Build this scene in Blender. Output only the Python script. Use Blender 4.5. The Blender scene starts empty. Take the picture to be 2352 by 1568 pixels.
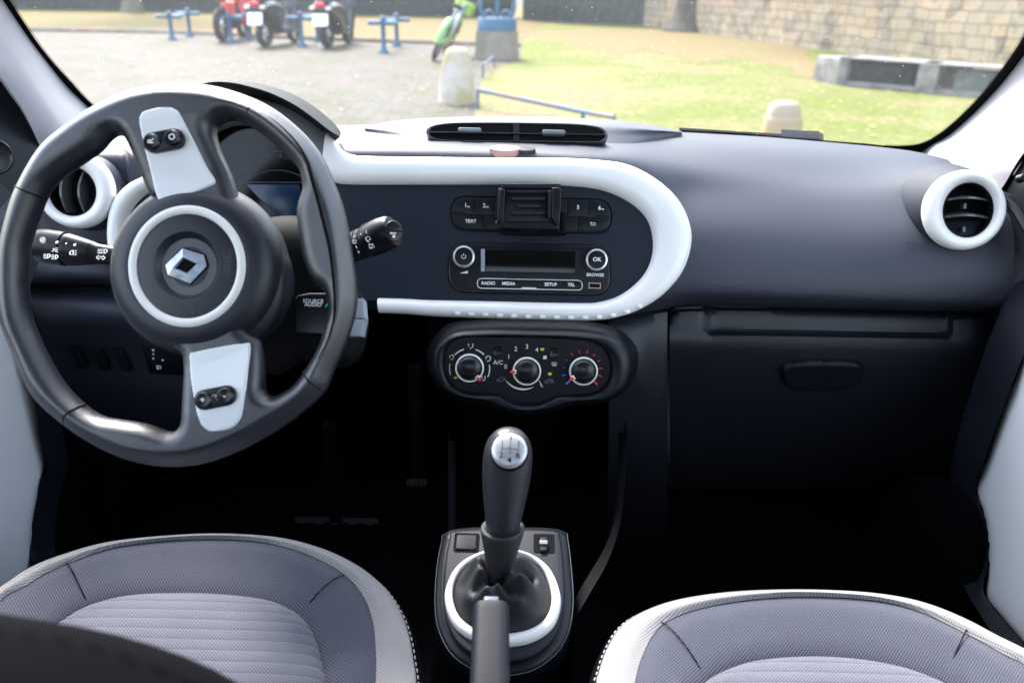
import bpy, bmesh, math, random
import numpy as np
from mathutils import Vector, Matrix
random.seed(7); rng = np.random.default_rng(7)
R = math.radians
scn = bpy.context.scene
COL = scn.collection

# ------------------------------------------------------------------ viewpoint
CAM = Vector((0, 0, 1.25)); FQ = 1898.0
_p, _r = R(23.6), R(1.3)
_f = Vector((0, math.cos(_p), -math.sin(_p)))
_r0 = Vector((1, 0, 0)); _u0 = Vector((0, math.sin(_p), math.cos(_p)))
_rt = _r0 * math.cos(_r) + _u0 * math.sin(_r)
_up = -_r0 * math.sin(_r) + _u0 * math.cos(_r)

def ray(x, y):
    return _f + _rt * ((x - 1176) / FQ) + _up * ((784 - y) / FQ)
def at(x, y, t):                       # point at axial distance t
    return CAM + ray(x, y) * t
def atY(x, y, Y):                      # point on the vertical plane y = Y
    r = ray(x, y); return CAM + r * (Y / r.y)
def atX(x, y, X):
    r = ray(x, y); return CAM + r * (X / r.x)
def atZ(x, y, Z=0.0):
    r = ray(x, y); return CAM + r * ((Z - CAM.z) / r.z)

class Fr:                              # a working plane: origin, normal, in-plane axes
    def __init__(s, o, n, xh=(1, 0, 0)):
        s.o = Vector(o); s.n = Vector(n).normalized(); xh = Vector(xh)
        s.x = (xh - s.n * xh.dot(s.n)).normalized(); s.y = s.n.cross(s.x)
    def p(s, x, y, h=0.0):
        r = ray(x, y); q = s.o + s.n * h
        t = (q - CAM).dot(s.n) / r.dot(s.n)
        d = CAM + r * t - s.o
        return (d.dot(s.x), d.dot(s.y))
    def q(s, pts, h=0.0):
        return [s.p(a, b, h) for a, b in pts]
    def w(s, x, y, h=0.0):
        return s.o + s.x * x + s.y * y + s.n * h
    def sc(s, x, y, h=0.0):
        a = s.p(x, y, h); b = s.p(x + 1, y, h); c = s.p(x, y + 1, h)
        return 0.5 * (math.dist(a, b) + math.dist(a, c))

# ------------------------------------------------------------------ 2-D / 3-D curve helpers
def spline(pts, n, closed=False):
    P = np.array([tuple(p) for p in pts], float); m = len(P)
    out = []
    segs = m if closed else m - 1
    for i in range(segs):
        if closed:
            a, b, c, d = P[(i-1) % m], P[i], P[(i+1) % m], P[(i+2) % m]
        else:
            b, c = P[i], P[i+1]
            a = P[i-1] if i > 0 else 2*b - c
            d = P[i+2] if i + 2 < m else 2*c - b
        for k in range(12):
            t = k / 12
            out.append(0.5*((2*b) + (-a+c)*t + (2*a-5*b+4*c-d)*t*t + (-a+3*b-3*c+d)*t**3))
    out.append(P[0] if closed else P[-1])
    out = np.array(out)
    L = np.concatenate([[0], np.cumsum(np.linalg.norm(np.diff(out, axis=0), axis=1))])
    tt = np.linspace(0, L[-1], n + 1)[:-1] if closed else np.linspace(0, L[-1], n)
    return [tuple(np.interp(t, L, out[:, k]) for k in range(P.shape[1])) for t in tt]

def area(p):
    return 0.5*sum(p[i][0]*p[(i+1) % len(p)][1] - p[(i+1) % len(p)][0]*p[i][1] for i in range(len(p)))
def ccw(p):
    p = list(p)
    return p if area(p) > 0 else p[::-1]
def inset(p, d):
    n = len(p); out = []
    for i in range(n):
        a, b, c = p[i-1], p[i], p[(i+1) % n]
        e1 = (b[0]-a[0], b[1]-a[1]); e2 = (c[0]-b[0], c[1]-b[1])
        l1 = math.hypot(*e1) or 1e-9; l2 = math.hypot(*e2) or 1e-9
        n1 = (-e1[1]/l1, e1[0]/l1); n2 = (-e2[1]/l2, e2[0]/l2)
        m = (n1[0]+n2[0], n1[1]+n2[1]); k = max(0.5, (m[0]**2+m[1]**2)/2)
        out.append((b[0]+m[0]*d/k, b[1]+m[1]*d/k))
    return out
def circ(c, r, n=32, ry=None, a0=0, a1=2*math.pi):
    ry = r if ry is None else ry
    full = abs(a1-a0-2*math.pi) < 1e-6
    m = n if full else n-1
    return [(c[0]+r*math.cos(a0+(a1-a0)*i/m), c[1]+ry*math.sin(a0+(a1-a0)*i/m)) for i in range(n)]
def rrect(cx, cy, w, h, r, n=6):
    r = min(r, w/2-1e-6, h/2-1e-6); o = []
    for sx, sy, a in ((1, 1, 0), (-1, 1, 90), (-1, -1, 180), (1, -1, 270)):
        for i in range(n+1):
            t = R(a + 90*i/n)
            o.append((cx+sx*(w/2-r)+r*math.cos(t), cy+sy*(h/2-r)+r*math.sin(t)))
    return o
def rr(fr, x0, y0, x1, y1, r, h=0.0, n=6):   # rounded rectangle given by its edges as seen
    c = fr.p((x0+x1)/2, (y0+y1)/2, h); s = fr.sc((x0+x1)/2, (y0+y1)/2, h)
    return rrect(c[0], c[1], (x1-x0)*s, (y1-y0)*s, r*s, n)

# ------------------------------------------------------------------ solids -> (verts, faces)
def prism(fr, pts, h0, h1, bev=0.0, nb=3, back=True):
    pts = ccw(pts); n = len(pts); V = []; F = []
    rings = [(pts, h0)]
    if bev > 0:
        for k in range(nb+1):
            a = math.pi/2*k/nb
            rings.append((inset(pts, bev*(1-math.cos(a))), h1-bev+bev*math.sin(a)))
    else: rings.append((pts, h1))
    for rp, h in rings:
        V += [fr.w(x, y, h) for x, y in rp]
    for j in range(len(rings)-1):
        for i in range(n):
            F.append((j*n+i, j*n+(i+1) % n, (j+1)*n+(i+1) % n, (j+1)*n+i))
    m = (len(rings)-1)*n
    F.append(tuple(range(m, m+n)))
    if back: F.append(tuple(range(n-1, -1, -1)))
    return V, F
def cyl(fr, c, r, h0, h1, bev=0.0, n=32, nb=3): return prism(fr, circ(c, r, n), h0, h1, bev, nb)
def lathe(fr, c, prof, n=48, ky=1.0, fn=None, cap=True):
    V = []; F = []
    for r, h in prof:
        for i in range(n):
            a = 2*math.pi*i/n; rr_, hh = (r, h) if fn is None else fn(r, h, a)
            V.append(fr.w(c[0]+rr_*math.cos(a), c[1]+rr_*ky*math.sin(a), hh))
    for j in range(len(prof)-1):
        for i in range(n):
            F.append((j*n+i, j*n+(i+1) % n, (j+1)*n+(i+1) % n, (j+1)*n+i))
    if cap:
        F.append(tuple(range((len(prof)-1)*n, len(prof)*n))); F.append(tuple(range(n-1, -1, -1)))
    return V, F
def band(fr, A, B, prof, closed=False):
    n = len(A); V = []; F = []
    for s, h in prof:
        V += [fr.w(a[0]+(b[0]-a[0])*s, a[1]+(b[1]-a[1])*s, h) for a, b in zip(A, B)]
    for j in range(len(prof)-1):
        for i in range(n if closed else n-1):
            F.append((j*n+i, j*n+(i+1) % n, (j+1)*n+(i+1) % n, (j+1)*n+i))
    if not closed:
        F.append(tuple(j*n for j in range(len(prof)))); F.append(tuple(j*n+n-1 for j in range(len(prof)-1, -1, -1)))
    return V, F
def tube(pts, r, n=8, closed=False, ky=1.0):
    P = [Vector(p) for p in pts]; m = len(P)
    rad = r if isinstance(r, (list, tuple)) else [r]*m
    V = []; F = []; up = None
    for i, p in enumerate(P):
        if closed: t = (P[(i+1) % m]-P[i-1])
        else: t = P[min(i+1, m-1)]-P[max(i-1, 0)]
        t.normalize()
        if up is None:
            up = Vector((0, 0, 1)) if abs(t.z) < .9 else Vector((1, 0, 0))
        s = t.cross(up).normalized(); up = s.cross(t).normalized()
        for k in range(n):
            a = 2*math.pi*k/n
            V.append(p + s*math.cos(a)*rad[i] + up*math.sin(a)*rad[i]*ky)
    for i in range(m if closed else m-1):
        for k in range(n):
            a = i*n; b = ((i+1) % m)*n
            F.append((a+k, a+(k+1) % n, b+(k+1) % n, b+k))
    if not closed:
        F.append(tuple(range(n-1, -1, -1))); F.append(tuple(range((m-1)*n, m*n)))
    return V, F
def ribbon(fr, pts, w, h):
    V = []; F = []; n = len(pts)
    for i, p in enumerate(pts):
        a = pts[max(i-1, 0)]; b = pts[min(i+1, n-1)]
        d = (b[0]-a[0], b[1]-a[1]); l = math.hypot(*d) or 1e-9
        ww = w[i] if isinstance(w, (list, tuple)) else w
        nx, ny = -d[1]/l*ww/2, d[0]/l*ww/2
        V += [fr.w(p[0]+nx, p[1]+ny, h), fr.w(p[0]-nx, p[1]-ny, h)]
    for i in range(n-1): F.append((2*i, 2*i+1, 2*i+3, 2*i+2))
    return V, F
def grid(rows, closed=False):
    n = len(rows[0]); V = [Vector(p) for r in rows for p in r]; F = []
    for j in range(len(rows)-1):
        for i in range(n if closed else n-1):
            F.append((j*n+i, j*n+(i+1) % n, (j+1)*n+(i+1) % n, (j+1)*n+i))
    return V, F
def thick(vf, d):                       # give an open sheet a real thickness d (Vector)
    V, F = vf; n = len(V); d = Vector(d)
    ed = {}
    for f in F:
        for i in range(len(f)):
            a, b = f[i], f[(i+1) % len(f)]
            ed[(a, b)] = ed.get((a, b), 0)+1
    F2 = list(F)+[tuple(n+i for i in reversed(f)) for f in F]
    for (a, b) in list(ed):
        if (b, a) not in ed: F2.append((b, a, n+a, n+b))
    return list(V)+[Vector(v)+d for v in V], F2
def boxw(x0, x1, y0, y1, z0, z1):
    V = [Vector(p) for p in ((x0,y0,z0),(x1,y0,z0),(x1,y1,z0),(x0,y1,z0),(x0,y0,z1),(x1,y0,z1),(x1,y1,z1),(x0,y1,z1))]
    return V, [(3,2,1,0),(4,5,6,7),(0,1,5,4),(1,2,6,5),(2,3,7,6),(3,0,4,7)]
def inflate(fr, outer, holes, w, H, step, Hb=None, h0=0.0, hfun=None):
    """a padded solid: outline with holes, surface swelling from its edges over a width w to a height H"""
    Hb = H if Hb is None else Hb
    polys = [np.array(outer)]+[np.array(h) for h in holes]
    mn = polys[0].min(0)-step*2; mx = polys[0].max(0)+step*2
    xs = np.arange(mn[0], mx[0], step); ys = np.arange(mn[1], mx[1], step)
    X, Y = np.meshgrid(xs, ys, indexing='ij'); P = np.stack([X.ravel(), Y.ravel()], 1)
    ins = np.zeros(len(P), bool); bd = np.full(len(P), 1e9); bp = P.copy()
    for q in polys:
        m = len(q)
        for i in range(m):
            a, b = q[i], q[(i+1) % m]
            c = ((a[1] > P[:, 1]) != (b[1] > P[:, 1]))
            if abs(b[1]-a[1]) > 1e-12:
                xi = a[0]+(P[:, 1]-a[1])*(b[0]-a[0])/(b[1]-a[1])
                ins ^= c & (P[:, 0] < xi)
            e = b-a; L = e@e+1e-18
            t = np.clip(((P-a)@e)/L, 0, 1); cp = a+t[:, None]*e
            d = np.hypot(*(P-cp).T); k = d < bd
            bd[k] = d[k]; bp[k] = cp[k]
    snap = (~ins) | (bd < step*0.3)
    PX = np.where(snap[:, None], bp, P); D = np.where(snap, 0, bd)
    s = 1-(1-np.minimum(D/w, 1))**2; hh = np.sqrt(np.maximum(s, 0))
    if hfun is not None: hf = hfun(PX)
    else: hf = 1.0
    top = h0+H*hh*hf; bot = h0-Hb*hh
    nx, ny = len(xs), len(ys); I = ins.reshape(nx, ny); idx = np.arange(nx*ny).reshape(nx, ny)
    used = {}; V = []; F = []
    def vid(i, side):
        key = (i, 0 if D[i] == 0 else side)
        if key not in used:
            used[key] = len(V)
            V.append(fr.w(PX[i, 0], PX[i, 1], (top if side == 1 else bot)[i]))
        return used[key]
    cell = I[:-1, :-1] | I[1:, :-1] | I[:-1, 1:] | I[1:, 1:]
    for i, j in zip(*np.nonzero(cell)):
        c = (idx[i, j], idx[i+1, j], idx[i+1, j+1], idx[i, j+1])
        a = tuple(vid(k, 1) for k in c); b = tuple(vid(k, 2) for k in reversed(c))
        if len(set(a)) == 4 and not all(D[k] == 0 for k in c):
            F.append(a); F.append(b)
    return V, F

_font_cache = {}
def glyphs(s, bold=0.0):
    key = (s, bold)
    if key not in _font_cache:
        cu = bpy.data.curves.new('t', 'FONT'); cu.body = s; cu.size = 1.0; cu.align_x = 'CENTER'; cu.align_y = 'CENTER'
        cu.resolution_u = 3; cu.offset = bold; cu.extrude = 0.0
        ob = bpy.data.objects.new('t', cu); COL.objects.link(ob)
        dg = bpy.context.evaluated_depsgraph_get(); dg.update()
        me = bpy.data.meshes.new_from_object(ob.evaluated_get(dg))
        _font_cache[key] = ([tuple(v.co) for v in me.vertices], [tuple(p.vertices) for p in me.polygons])
        bpy.data.objects.remove(ob); bpy.data.curves.remove(cu); bpy.data.meshes.remove(me)
    return _font_cache[key]
def text(fr, s, c, size, h, rot=0.0, bold=0.0, sx=1.0):
    v, f = glyphs(s, bold); ca, sa = math.cos(rot), math.sin(rot); V = []
    for x, y, z in v:
        x *= size*sx; y *= size
        V.append(fr.w(c[0]+x*ca-y*sa, c[1]+x*sa+y*ca, h))
    return V, list(f)

# ------------------------------------------------------------------ objects
BASE = {}
class MB:
    def __init__(s): s.v = []; s.f = []
    def add(s, *vfs):
        for V, F in vfs:
            k = len(s.v); s.v += [Vector(v) for v in V]; s.f += [tuple(i+k for i in f) for f in F]
        return s
def obj(name, mb, mat, parent=None, smooth=35, fix=True):
    if not isinstance(mb, MB): mb = MB().add(mb) if isinstance(mb, tuple) else MB().add(*mb)
    if parent is None:
        a = np.array([tuple(v) for v in mb.v]); mn, mx = a.min(0), a.max(0)
        b = Vector(((mn[0]+mx[0])/2, (mn[1]+mx[1])/2, mn[2]))
    else: b = BASE[parent.name]
    me = bpy.data.meshes.new(name)
    me.from_pydata([tuple(v-b) for v in mb.v], [], mb.f)
    if fix:
        bm = bmesh.new(); bm.from_mesh(me); bmesh.ops.recalc_face_normals(bm, faces=bm.faces); bm.to_mesh(me); bm.free()
    me.materials.append(mat); me.validate(); me.update()
    if smooth:
        me.polygons.foreach_set('use_smooth', [True]*len(me.polygons))
        me.set_sharp_from_angle(angle=R(smooth))
    o = bpy.data.objects.new(name, me); COL.objects.link(o)
    if parent is None: o.location = b
    else: o.parent = parent
    BASE[o.name] = b
    return o
def surf_frame(o, x, y, off=0.0):      # a plane lying on an object's surface
    from mathutils.bvhtree import BVHTree
    me = o.data; b = BASE[o.name]
    t = BVHTree.FromPolygons([v.co+b for v in me.vertices], [tuple(p.vertices) for p in me.polygons])
    loc, n, i, d = t.ray_cast(CAM, ray(x, y).normalized())
    if n.dot(CAM-loc) < 0: n = -n
    return Fr(loc+n*off, n)
def tag(o, label=None, cat=None, group=None, kind=None):
    if label: o['label'] = label
    if cat: o['category'] = cat
    if group: o['group'] = group
    if kind: o['kind'] = kind
    return o
def thing(name, label, cat, loc, group=None):
    o = bpy.data.objects.new(name, None); COL.objects.link(o); o.location = loc; o.empty_display_size = .05
    BASE[o.name] = Vector(loc); return tag(o, label, cat, group)

# ------------------------------------------------------------------ materials
def mat(name, col, rough=.5, spec=.5, metal=0., bump=None, var=None, coat=0., sheen=0., emis=None, alpha=None):
    m = bpy.data.materials.new(name); m.use_nodes = True; nt = m.node_tree; b = nt.nodes['Principled BSDF']
    b.inputs['Base Color'].default_value = (*col, 1); b.inputs['Roughness'].default_value = rough
    b.inputs['Specular IOR Level'].default_value = spec; b.inputs['Metallic'].default_value = metal
    b.inputs['Coat Weight'].default_value = coat; b.inputs['Sheen Weight'].default_value = sheen
    tc = nt.nodes.new('ShaderNodeTexCoord')
    if var:       # (scale, amount, second colour)
        n = nt.nodes.new('ShaderNodeTexNoise'); n.inputs['Scale'].default_value = var[0]; n.inputs['Detail'].default_value = 4
        nt.links.new(tc.outputs['Object'], n.inputs['Vector'])
        rp = nt.nodes.new('ShaderNodeValToRGB'); rp.color_ramp.elements[0].position = .5-var[1]/2; rp.color_ramp.elements[1].position = .5+var[1]/2
        rp.color_ramp.elements[0].color = (*col, 1); rp.color_ramp.elements[1].color = (*var[2], 1)
        nt.links.new(n.outputs['Fac'], rp.inputs['Fac']); nt.links.new(rp.outputs['Color'], b.inputs['Base Color'])
    if bump:      # (kind, scale, strength, distance)
        if bump[0] == 'noise':
            t = nt.nodes.new('ShaderNodeTexNoise'); t.inputs['Scale'].default_value = bump[1]; t.inputs['Detail'].default_value = 3; out = t.outputs['Fac']
        elif bump[0] == 'grain':
            t = nt.nodes.new('ShaderNodeTexVoronoi'); t.inputs['Scale'].default_value = bump[1]; out = t.outputs['Distance']
        else:
            t = nt.nodes.new('ShaderNodeTexVoronoi'); t.inputs['Scale'].default_value = bump[1]; t.inputs['Randomness'].default_value = 0.0; out = t.outputs['Distance']
        nt.links.new(tc.outputs['Object'], t.inputs['Vector'])
        bp = nt.nodes.new('ShaderNodeBump'); bp.inputs['Strength'].default_value = bump[2]; bp.inputs['Distance'].default_value = bump[3]
        nt.links.new(out, bp.inputs['Height']); nt.links.new(bp.outputs['Normal'], b.inputs['Normal'])
    return m
def nodes(name):
    m = bpy.data.materials.new(name); m.use_nodes = True; nt = m.node_tree
    return m, nt, nt.nodes['Principled BSDF'], lambda a, b: nt.links.new(a, b), (lambda t, **k: _mk(nt, t, k))
def _mk(nt, t, k):
    n = nt.nodes.new(t)
    for a, v in k.items():
        if hasattr(n, a): setattr(n, a, v)
        else: n.inputs[a.replace('_', ' ')].default_value = v
    return n
def ramp(mk, pos_cols):
    n = mk('ShaderNodeValToRGB'); e = n.color_ramp.elements
    while len(e) < len(pos_cols): e.new(.5)
    for i, (p, c) in enumerate(pos_cols): e[i].position = p; e[i].color = (*c, 1)
    return n

M = {}
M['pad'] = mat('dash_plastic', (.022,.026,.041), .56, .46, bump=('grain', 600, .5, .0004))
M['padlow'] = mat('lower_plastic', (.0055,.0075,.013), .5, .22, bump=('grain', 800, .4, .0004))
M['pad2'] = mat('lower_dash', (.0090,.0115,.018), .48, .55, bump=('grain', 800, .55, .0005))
M['fascia'] = mat('fascia_plastic', (.0085,.0130,.022), .5, .22, bump=('noise', 1100, .4, .0005))
M['white'] = mat('white_trim', (.72,.715,.70), .26, .5, coat=.15)
M['whiteband'] = mat('white_ring', (.70,.695,.68), .33, .5)
M['leather'] = mat('wheel_leather', (.0055,.0075,.015), .34, 1.0, bump=('noise', 900, .5, .0008))
M['hub'] = mat('hub_plastic', (.0060,.0085,.017), .42, .5, bump=('grain', 800, .4, .0004))
M['silver'] = mat('silver_plastic', (.66,.68,.70), .38, .5, metal=.10, bump=('grain', 500, .15, .0003))
M['chrome'] = mat('chrome', (.62,.68,.78), .20, .9, metal=.45, var=(120, .35, (.36,.43,.56)))
M['satin'] = mat('satin_metal', (.72,.74,.78), .3, .5, metal=.7)
M['black'] = mat('black_plastic', (.004,.005,.008), .36, .25)
M['gloss'] = mat('gloss_black', (.004,.005,.008), .28, .4)
M['matte'] = mat('matte_black', (.0025,.0028,.004), .7, .12)
M['screen'] = mat('screen_glass', (.003,.003,.004), .10, .25)
M['blue_lcd'] = mat('cluster_display', (.003,.022,.06), .2, .4)
M['print'] = mat('white_print', (.72,.74,.76), .6, .2)
M['printdim'] = mat('grey_print', (.17,.19,.22), .6, .2); M['printfaint'] = mat('unlit_print', (.08,.095,.12), .6, .2)
M['red'] = mat('red_print', (.75,.035,.02), .5, .3)
M['blue'] = mat('blue_print', (.03,.22,.75), .5, .3)
M['yellow'] = mat('yellow_print', (.55,.5,.03), .6, .3)
M['green'] = mat('green_print', (.03,.5,.25), .6, .3)
M['carpet'] = mat('black_carpet', (.003,.003,.004), 1.0, .0)
M['door'] = mat('door_paint', (.68,.71,.74), .3, .5, coat=.3)
M['pillar'] = mat('pillar_cloth', (.27,.262,.28), .7, .3, bump=('noise', 1200, .15, .0003))
M['rubber'] = mat('rubber', (.015,.015,.017), .7, .3)
M['groove'] = mat('seam_groove', (.004,.004,.005), .8, .1)
M['stitch'] = mat('white_thread', (.5,.5,.55), .8, .2)
M['roof'] = mat('headliner', (.5,.5,.52), .9, .1)
M['fair'] = mat('vent_fairing', (.013,.016,.027), .6, .3, bump=('grain', 520, .5, .0005))
M['visor'] = mat('visor_plastic', (.006,.009,.012), .65, .10)
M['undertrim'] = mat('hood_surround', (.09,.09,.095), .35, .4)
M['hazred'] = mat('hazard_red', (.20,.10,.10), .35, .5)
M['emboss'] = mat('embossed_plastic', (.012,.013,.020), .45, .7)
SUN_EL=48; SUN_ROT=-25; SKY=0.15; SUN=1.5; EXPO=2.7; APERT=.0060
# ================================================================== STEERING WHEEL
WF = Fr(at(452, 640, .842), (0, -math.cos(R(25)), math.sin(R(25))))
wheel = thing('steering_wheel', 'black leather steering wheel turned on its side, silver spokes and a white airbag ring', 'steering wheel', WF.w(0, 0, 0))
SW = WF.sc(452, 640)
outer = [(405,192),(501,200),(602,235),(675,285),(733,347),(768,417),(795,494),(812,590),(820,650),(820,706),(802,775),(768,853),(745,903),(675,964),(579,1022),(482,1061),(397,1072),(309,1061),(231,1030),(150,978),(77,910),(31,814),(4,745),(-4,660),(-2,580),(15,501),(40,428),(93,339),(154,285),(212,247),(289,212),(347,197)]
gapL = [(64,621),(64,679),(77,745),(116,829),(154,887),(197,930),(239,955),(289,964),(336,972),(386,988),(405,988),(419,972),(422,930),(422,822),(400,800),(372,770),(350,700),(345,620),(350,540),(372,470),(353,457),(332,417),(305,347),(290,318),(274,311),(255,320),(231,347),(193,374),(154,401),(123,428),(104,459),(90,495),(77,532),(66,575)]
gapR = [(497,305),(505,288),(520,280),(540,278),(560,284),(579,293),(617,320),(656,355),(687,390),(694,417),(696,436),(689,459),(683,482),(685,521),(694,579),(706,621),(721,648),(745,668),(754,698),(756,718),(748,745),(733,795),(702,849),(675,883),(652,899),(633,908),(617,905),(611,891),(610,852),(600,785),(560,740),(560,620),(555,500),(540,422),(510,350)]
so = spline(WF.q(outer), 260, True); sl = spline(WF.q(gapL), 200, True); sr = spline(WF.q(gapR), 200, True)
hubc = WF.p(445, 612)
RC = WF.p(410, 632); _ra = sorted((math.atan2(y-RC[1], x-RC[0]), math.hypot(x-RC[0], y-RC[1])) for x, y in so); _ra = [(_ra[-1][0]-2*math.pi, _ra[-1][1])]+_ra+[(_ra[0][0]+2*math.pi, _ra[0][1])]
RA = np.array([a for a, b in _ra]); RR = np.array([b for a, b in _ra])
def wh(P):       # spokes dip a little from the rim towards the hub
    d = np.hypot(P[:, 0]-hubc[0], P[:, 1]-hubc[1])
    a = np.clip(.62+.38*(d-.10)/.05, .62, 1.0)
    cx, cy = RC; an = np.arctan2(P[:, 1]-cy, P[:, 0]-cx); k = np.interp(an, RA, RR)-np.hypot(P[:, 0]-cx, P[:, 1]-cy)
    s = np.clip(k/.019, 0, 1); return a*(.55+.45*s*s*(3-2*s))
rim = obj('rim', inflate(WF, so, [sl, sr], [.0150][0], .0215, .0016, .016, 0, wh), M['leather'], wheel, 60)
# stitched seams across the rim
def rimseam(a, b):
    pa, pb = WF.p(*a), WF.p(*b); pts = []
    dx, dy = pb[0]-pa[0], pb[1]-pa[1]; L = math.hypot(dx, dy)
    for i in range(25):
        t = -.02+1.04*i/24; d = max(0, min(t, 1-t))*L
        hf = float(wh(np.array([[pa[0]+dx*t, pa[1]+dy*t]]))[0])
        h = .0216*math.sqrt(max(0, 1-(1-min(d/.0150, 1))**2))*hf
        pts.append(WF.w(pa[0]+dx*t, pa[1]+dy*t, h+.0003))
    return tube(pts, .00075, 6)
for a, b in (((594,239),(575,287)),((699,852),(745,899)),((150,974),(197,929)),((38,428),(106,458))):
    obj('seam', rimseam(a, b), M['groove'], wheel)
# crease between thumb pad and rim on the right
cr = spline(WF.q([(600,262),(646,293),(688,335),(715,379),(727,420),(742,472),(754,520),(766,571),(774,626),(778,670),(779,703),(774,747),(758,792),(738,825)]), 50)
def rimh(x, y):
    return .0166
obj('seam', tube([WF.w(x, y, float(wh(np.array([[x, y]]))[0])*.0215-.0012) for i, (x, y) in enumerate(cr)], [.0002+.0022*math.sin(math.pi*i/49) for i in range(50)], 6), M['groove'], wheel)

# hub, airbag lid
HF = Fr(WF.w(0, 0, .012), WF.n)
hc = HF.p(436, 613)
s = HF.sc(436, 613)
prof = [(.0,-.06),(.080,-.06),(.0885,-.046),(.0905,-.030),(.0880,-.016),(.083,-.006),(.077,.0015),(.070,.005),(.064,.0065),(.0600,.0068),(.0570,.0060),(.0560,-.002),(.0005,-.002)]
obj('hub_shell', lathe(HF, HF.p(477, 640, -.02), [(.0,-.075),(.075,-.075),(188*s*.92,-.060),(188*s,-.034),(186*s,-.022),(180*s,-.016),(160*s,-.012)], 72), M['hub'], wheel, 60)
hub = obj('hub_cover', lathe(HF, hc, prof, 96), M['hub'], wheel)
s = HF.sc(436, 613)
ring = [(133.5*s,.0060),(133.3*s,.0078),(131*s,.0090),(127*s,.0098),(122*s,.0099),(117*s,.0092),(114.5*s,.0078),(114*s,.0060)]
obj('ring', lathe(HF, hc, ring, 96, 1.04, cap=False), M['whiteband'], wheel)
lid = [(114.5*s,.0055),(114*s,.0072),(100*s,.0085),(76*s,.0090),(75*s,.0086),(71*s,.0060),(66*s,.0022),(61*s,.0008),(30*s,.0018),(.0005,.0020)]
obj('airbag_cover', lathe(HF, hc, lid, 96, 1.04, cap=False), M['hub'], wheel)
# emblem : faceted diamond
EH = .0022
eo = HF.q([(421,571),(469,586),(476,611),(438,651),(387,632),(381,609)], EH); ei = HF.q([(423,591),(457,606),(432,630),(400,616)], EH)
V = [HF.w(x, y, EH) for x, y in inset(ccw(eo), -.0008)]
eo_c = ccw(eo); em = []
mid = inset(eo_c, .0042)
ei = ccw(ei)
VV = [HF.w(x, y, EH-.001) for x, y in eo_c]+[HF.w(x, y, EH+.0015) for x, y in eo_c]
n6 = 6; FF = [(i, (i+1) % 6, 6+(i+1) % 6, 6+i) for i in range(6)]
# raised inner diamond rim
VV += [HF.w(x, y, EH+.0042) for x, y in ei]
k = 12
def near(i): return min(range(4), key=lambda j: math.dist(eo_c[i], ei[j]))
nn = [near(i) for i in range(6)]
for i in range(6):
    j = (i+1) % 6
    if nn[i] == nn[j]: FF.append((6+i, 6+j, k+nn[i]))
    else: FF.append((6+i, 6+j, k+nn[j], k+nn[i]))
used = set(nn)
VV += [HF.w(x, y, EH+.0005) for x, y in inset(ei, .0010)]
FF += [(k+i, k+(i+1) % 4, k+4+(i+1) % 4, k+4+i) for i in range(4)]
obj('emblem', (VV, FF), M['chrome'], wheel, smooth=0)
obj('emblem_backing', MB().add(prism(HF, inset(eo_c, -.0012), EH-.001, EH+.0004, .0003)), M['groove'], wheel)
mbk = MB()
mbk.add(text(HF, 'SRP', HF.p(514, 604, .009), .0125, .0088, R(85), .008, 1.1)); mbk.add(text(HF, 'AIRBAG', HF.p(527, 600, .009), .0062, .0086, R(85), .008, 1.25))
obj('lettering', mbk, M['emboss'], wheel, smooth=0)
hk = MB(); hk2 = MB()
hs = HF.q([(399,520),(402,507),(407,506),(404,515),(401,516),(402,524),(401,531),(397,534)], .009)
hk.add(ribbon(HF, hs, .0008, .0089))
hs = HF.q([(439,703),(441,709),(443,717),(444,724),(440,727)], .009)
hk2.add(ribbon(HF, hs, .0008, .0089))
obj('horn_mark', hk, M['emboss'], wheel, smooth=0); obj('horn_mark', hk2, M['emboss'], wheel, smooth=0)

# silver spoke pads
def C1(l): return [(u*.3858, v*.3858) for u, v in l]
def C2(l): return [(u*.3858, 544.4+v*.3858) for u, v in l]
padU = C1([(823,720),(832,690),(855,660),(930,637),(1000,631),(1045,640),(1080,665),(1110,720),(1180,870),(1230,980),(1283,1080),(1200,1130),(1070,1180),(945,1215),(905,1150),(870,1010),(840,850)])
padL = C2([(1107,690),(1150,672),(1250,650),(1370,629),(1430,624),(1487,640),(1482,850),(1466,1020),(1440,1100),(1380,1150),(1270,1168),(1220,1150),(1185,1105),(1150,990),(1115,830)])
PH = .0190
def padh(P):
    d = np.hypot(P[:, 0]-hubc[0], P[:, 1]-hubc[1])
    return (wh(P)*.0215+.0016)/.0185
def padbuild(pts):
    return inflate(WF, spline(WF.q(pts, PH), 150, True), [], .003, .0185, .0015, .002, 0, padh)
up_ = obj('spoke_trim', padbuild(padU), M['silver'], wheel, 60)
lo_ = obj('spoke_trim', padbuild(padL), M['silver'], wheel, 60)
obj('spoke_gap', (lambda o: prism(WF, inset(ccw(o), -.0009), .008, .0158, .001))(spline(WF.q([p for p in padL], PH), 120, True)), M['groove'], wheel) if False else None
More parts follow.
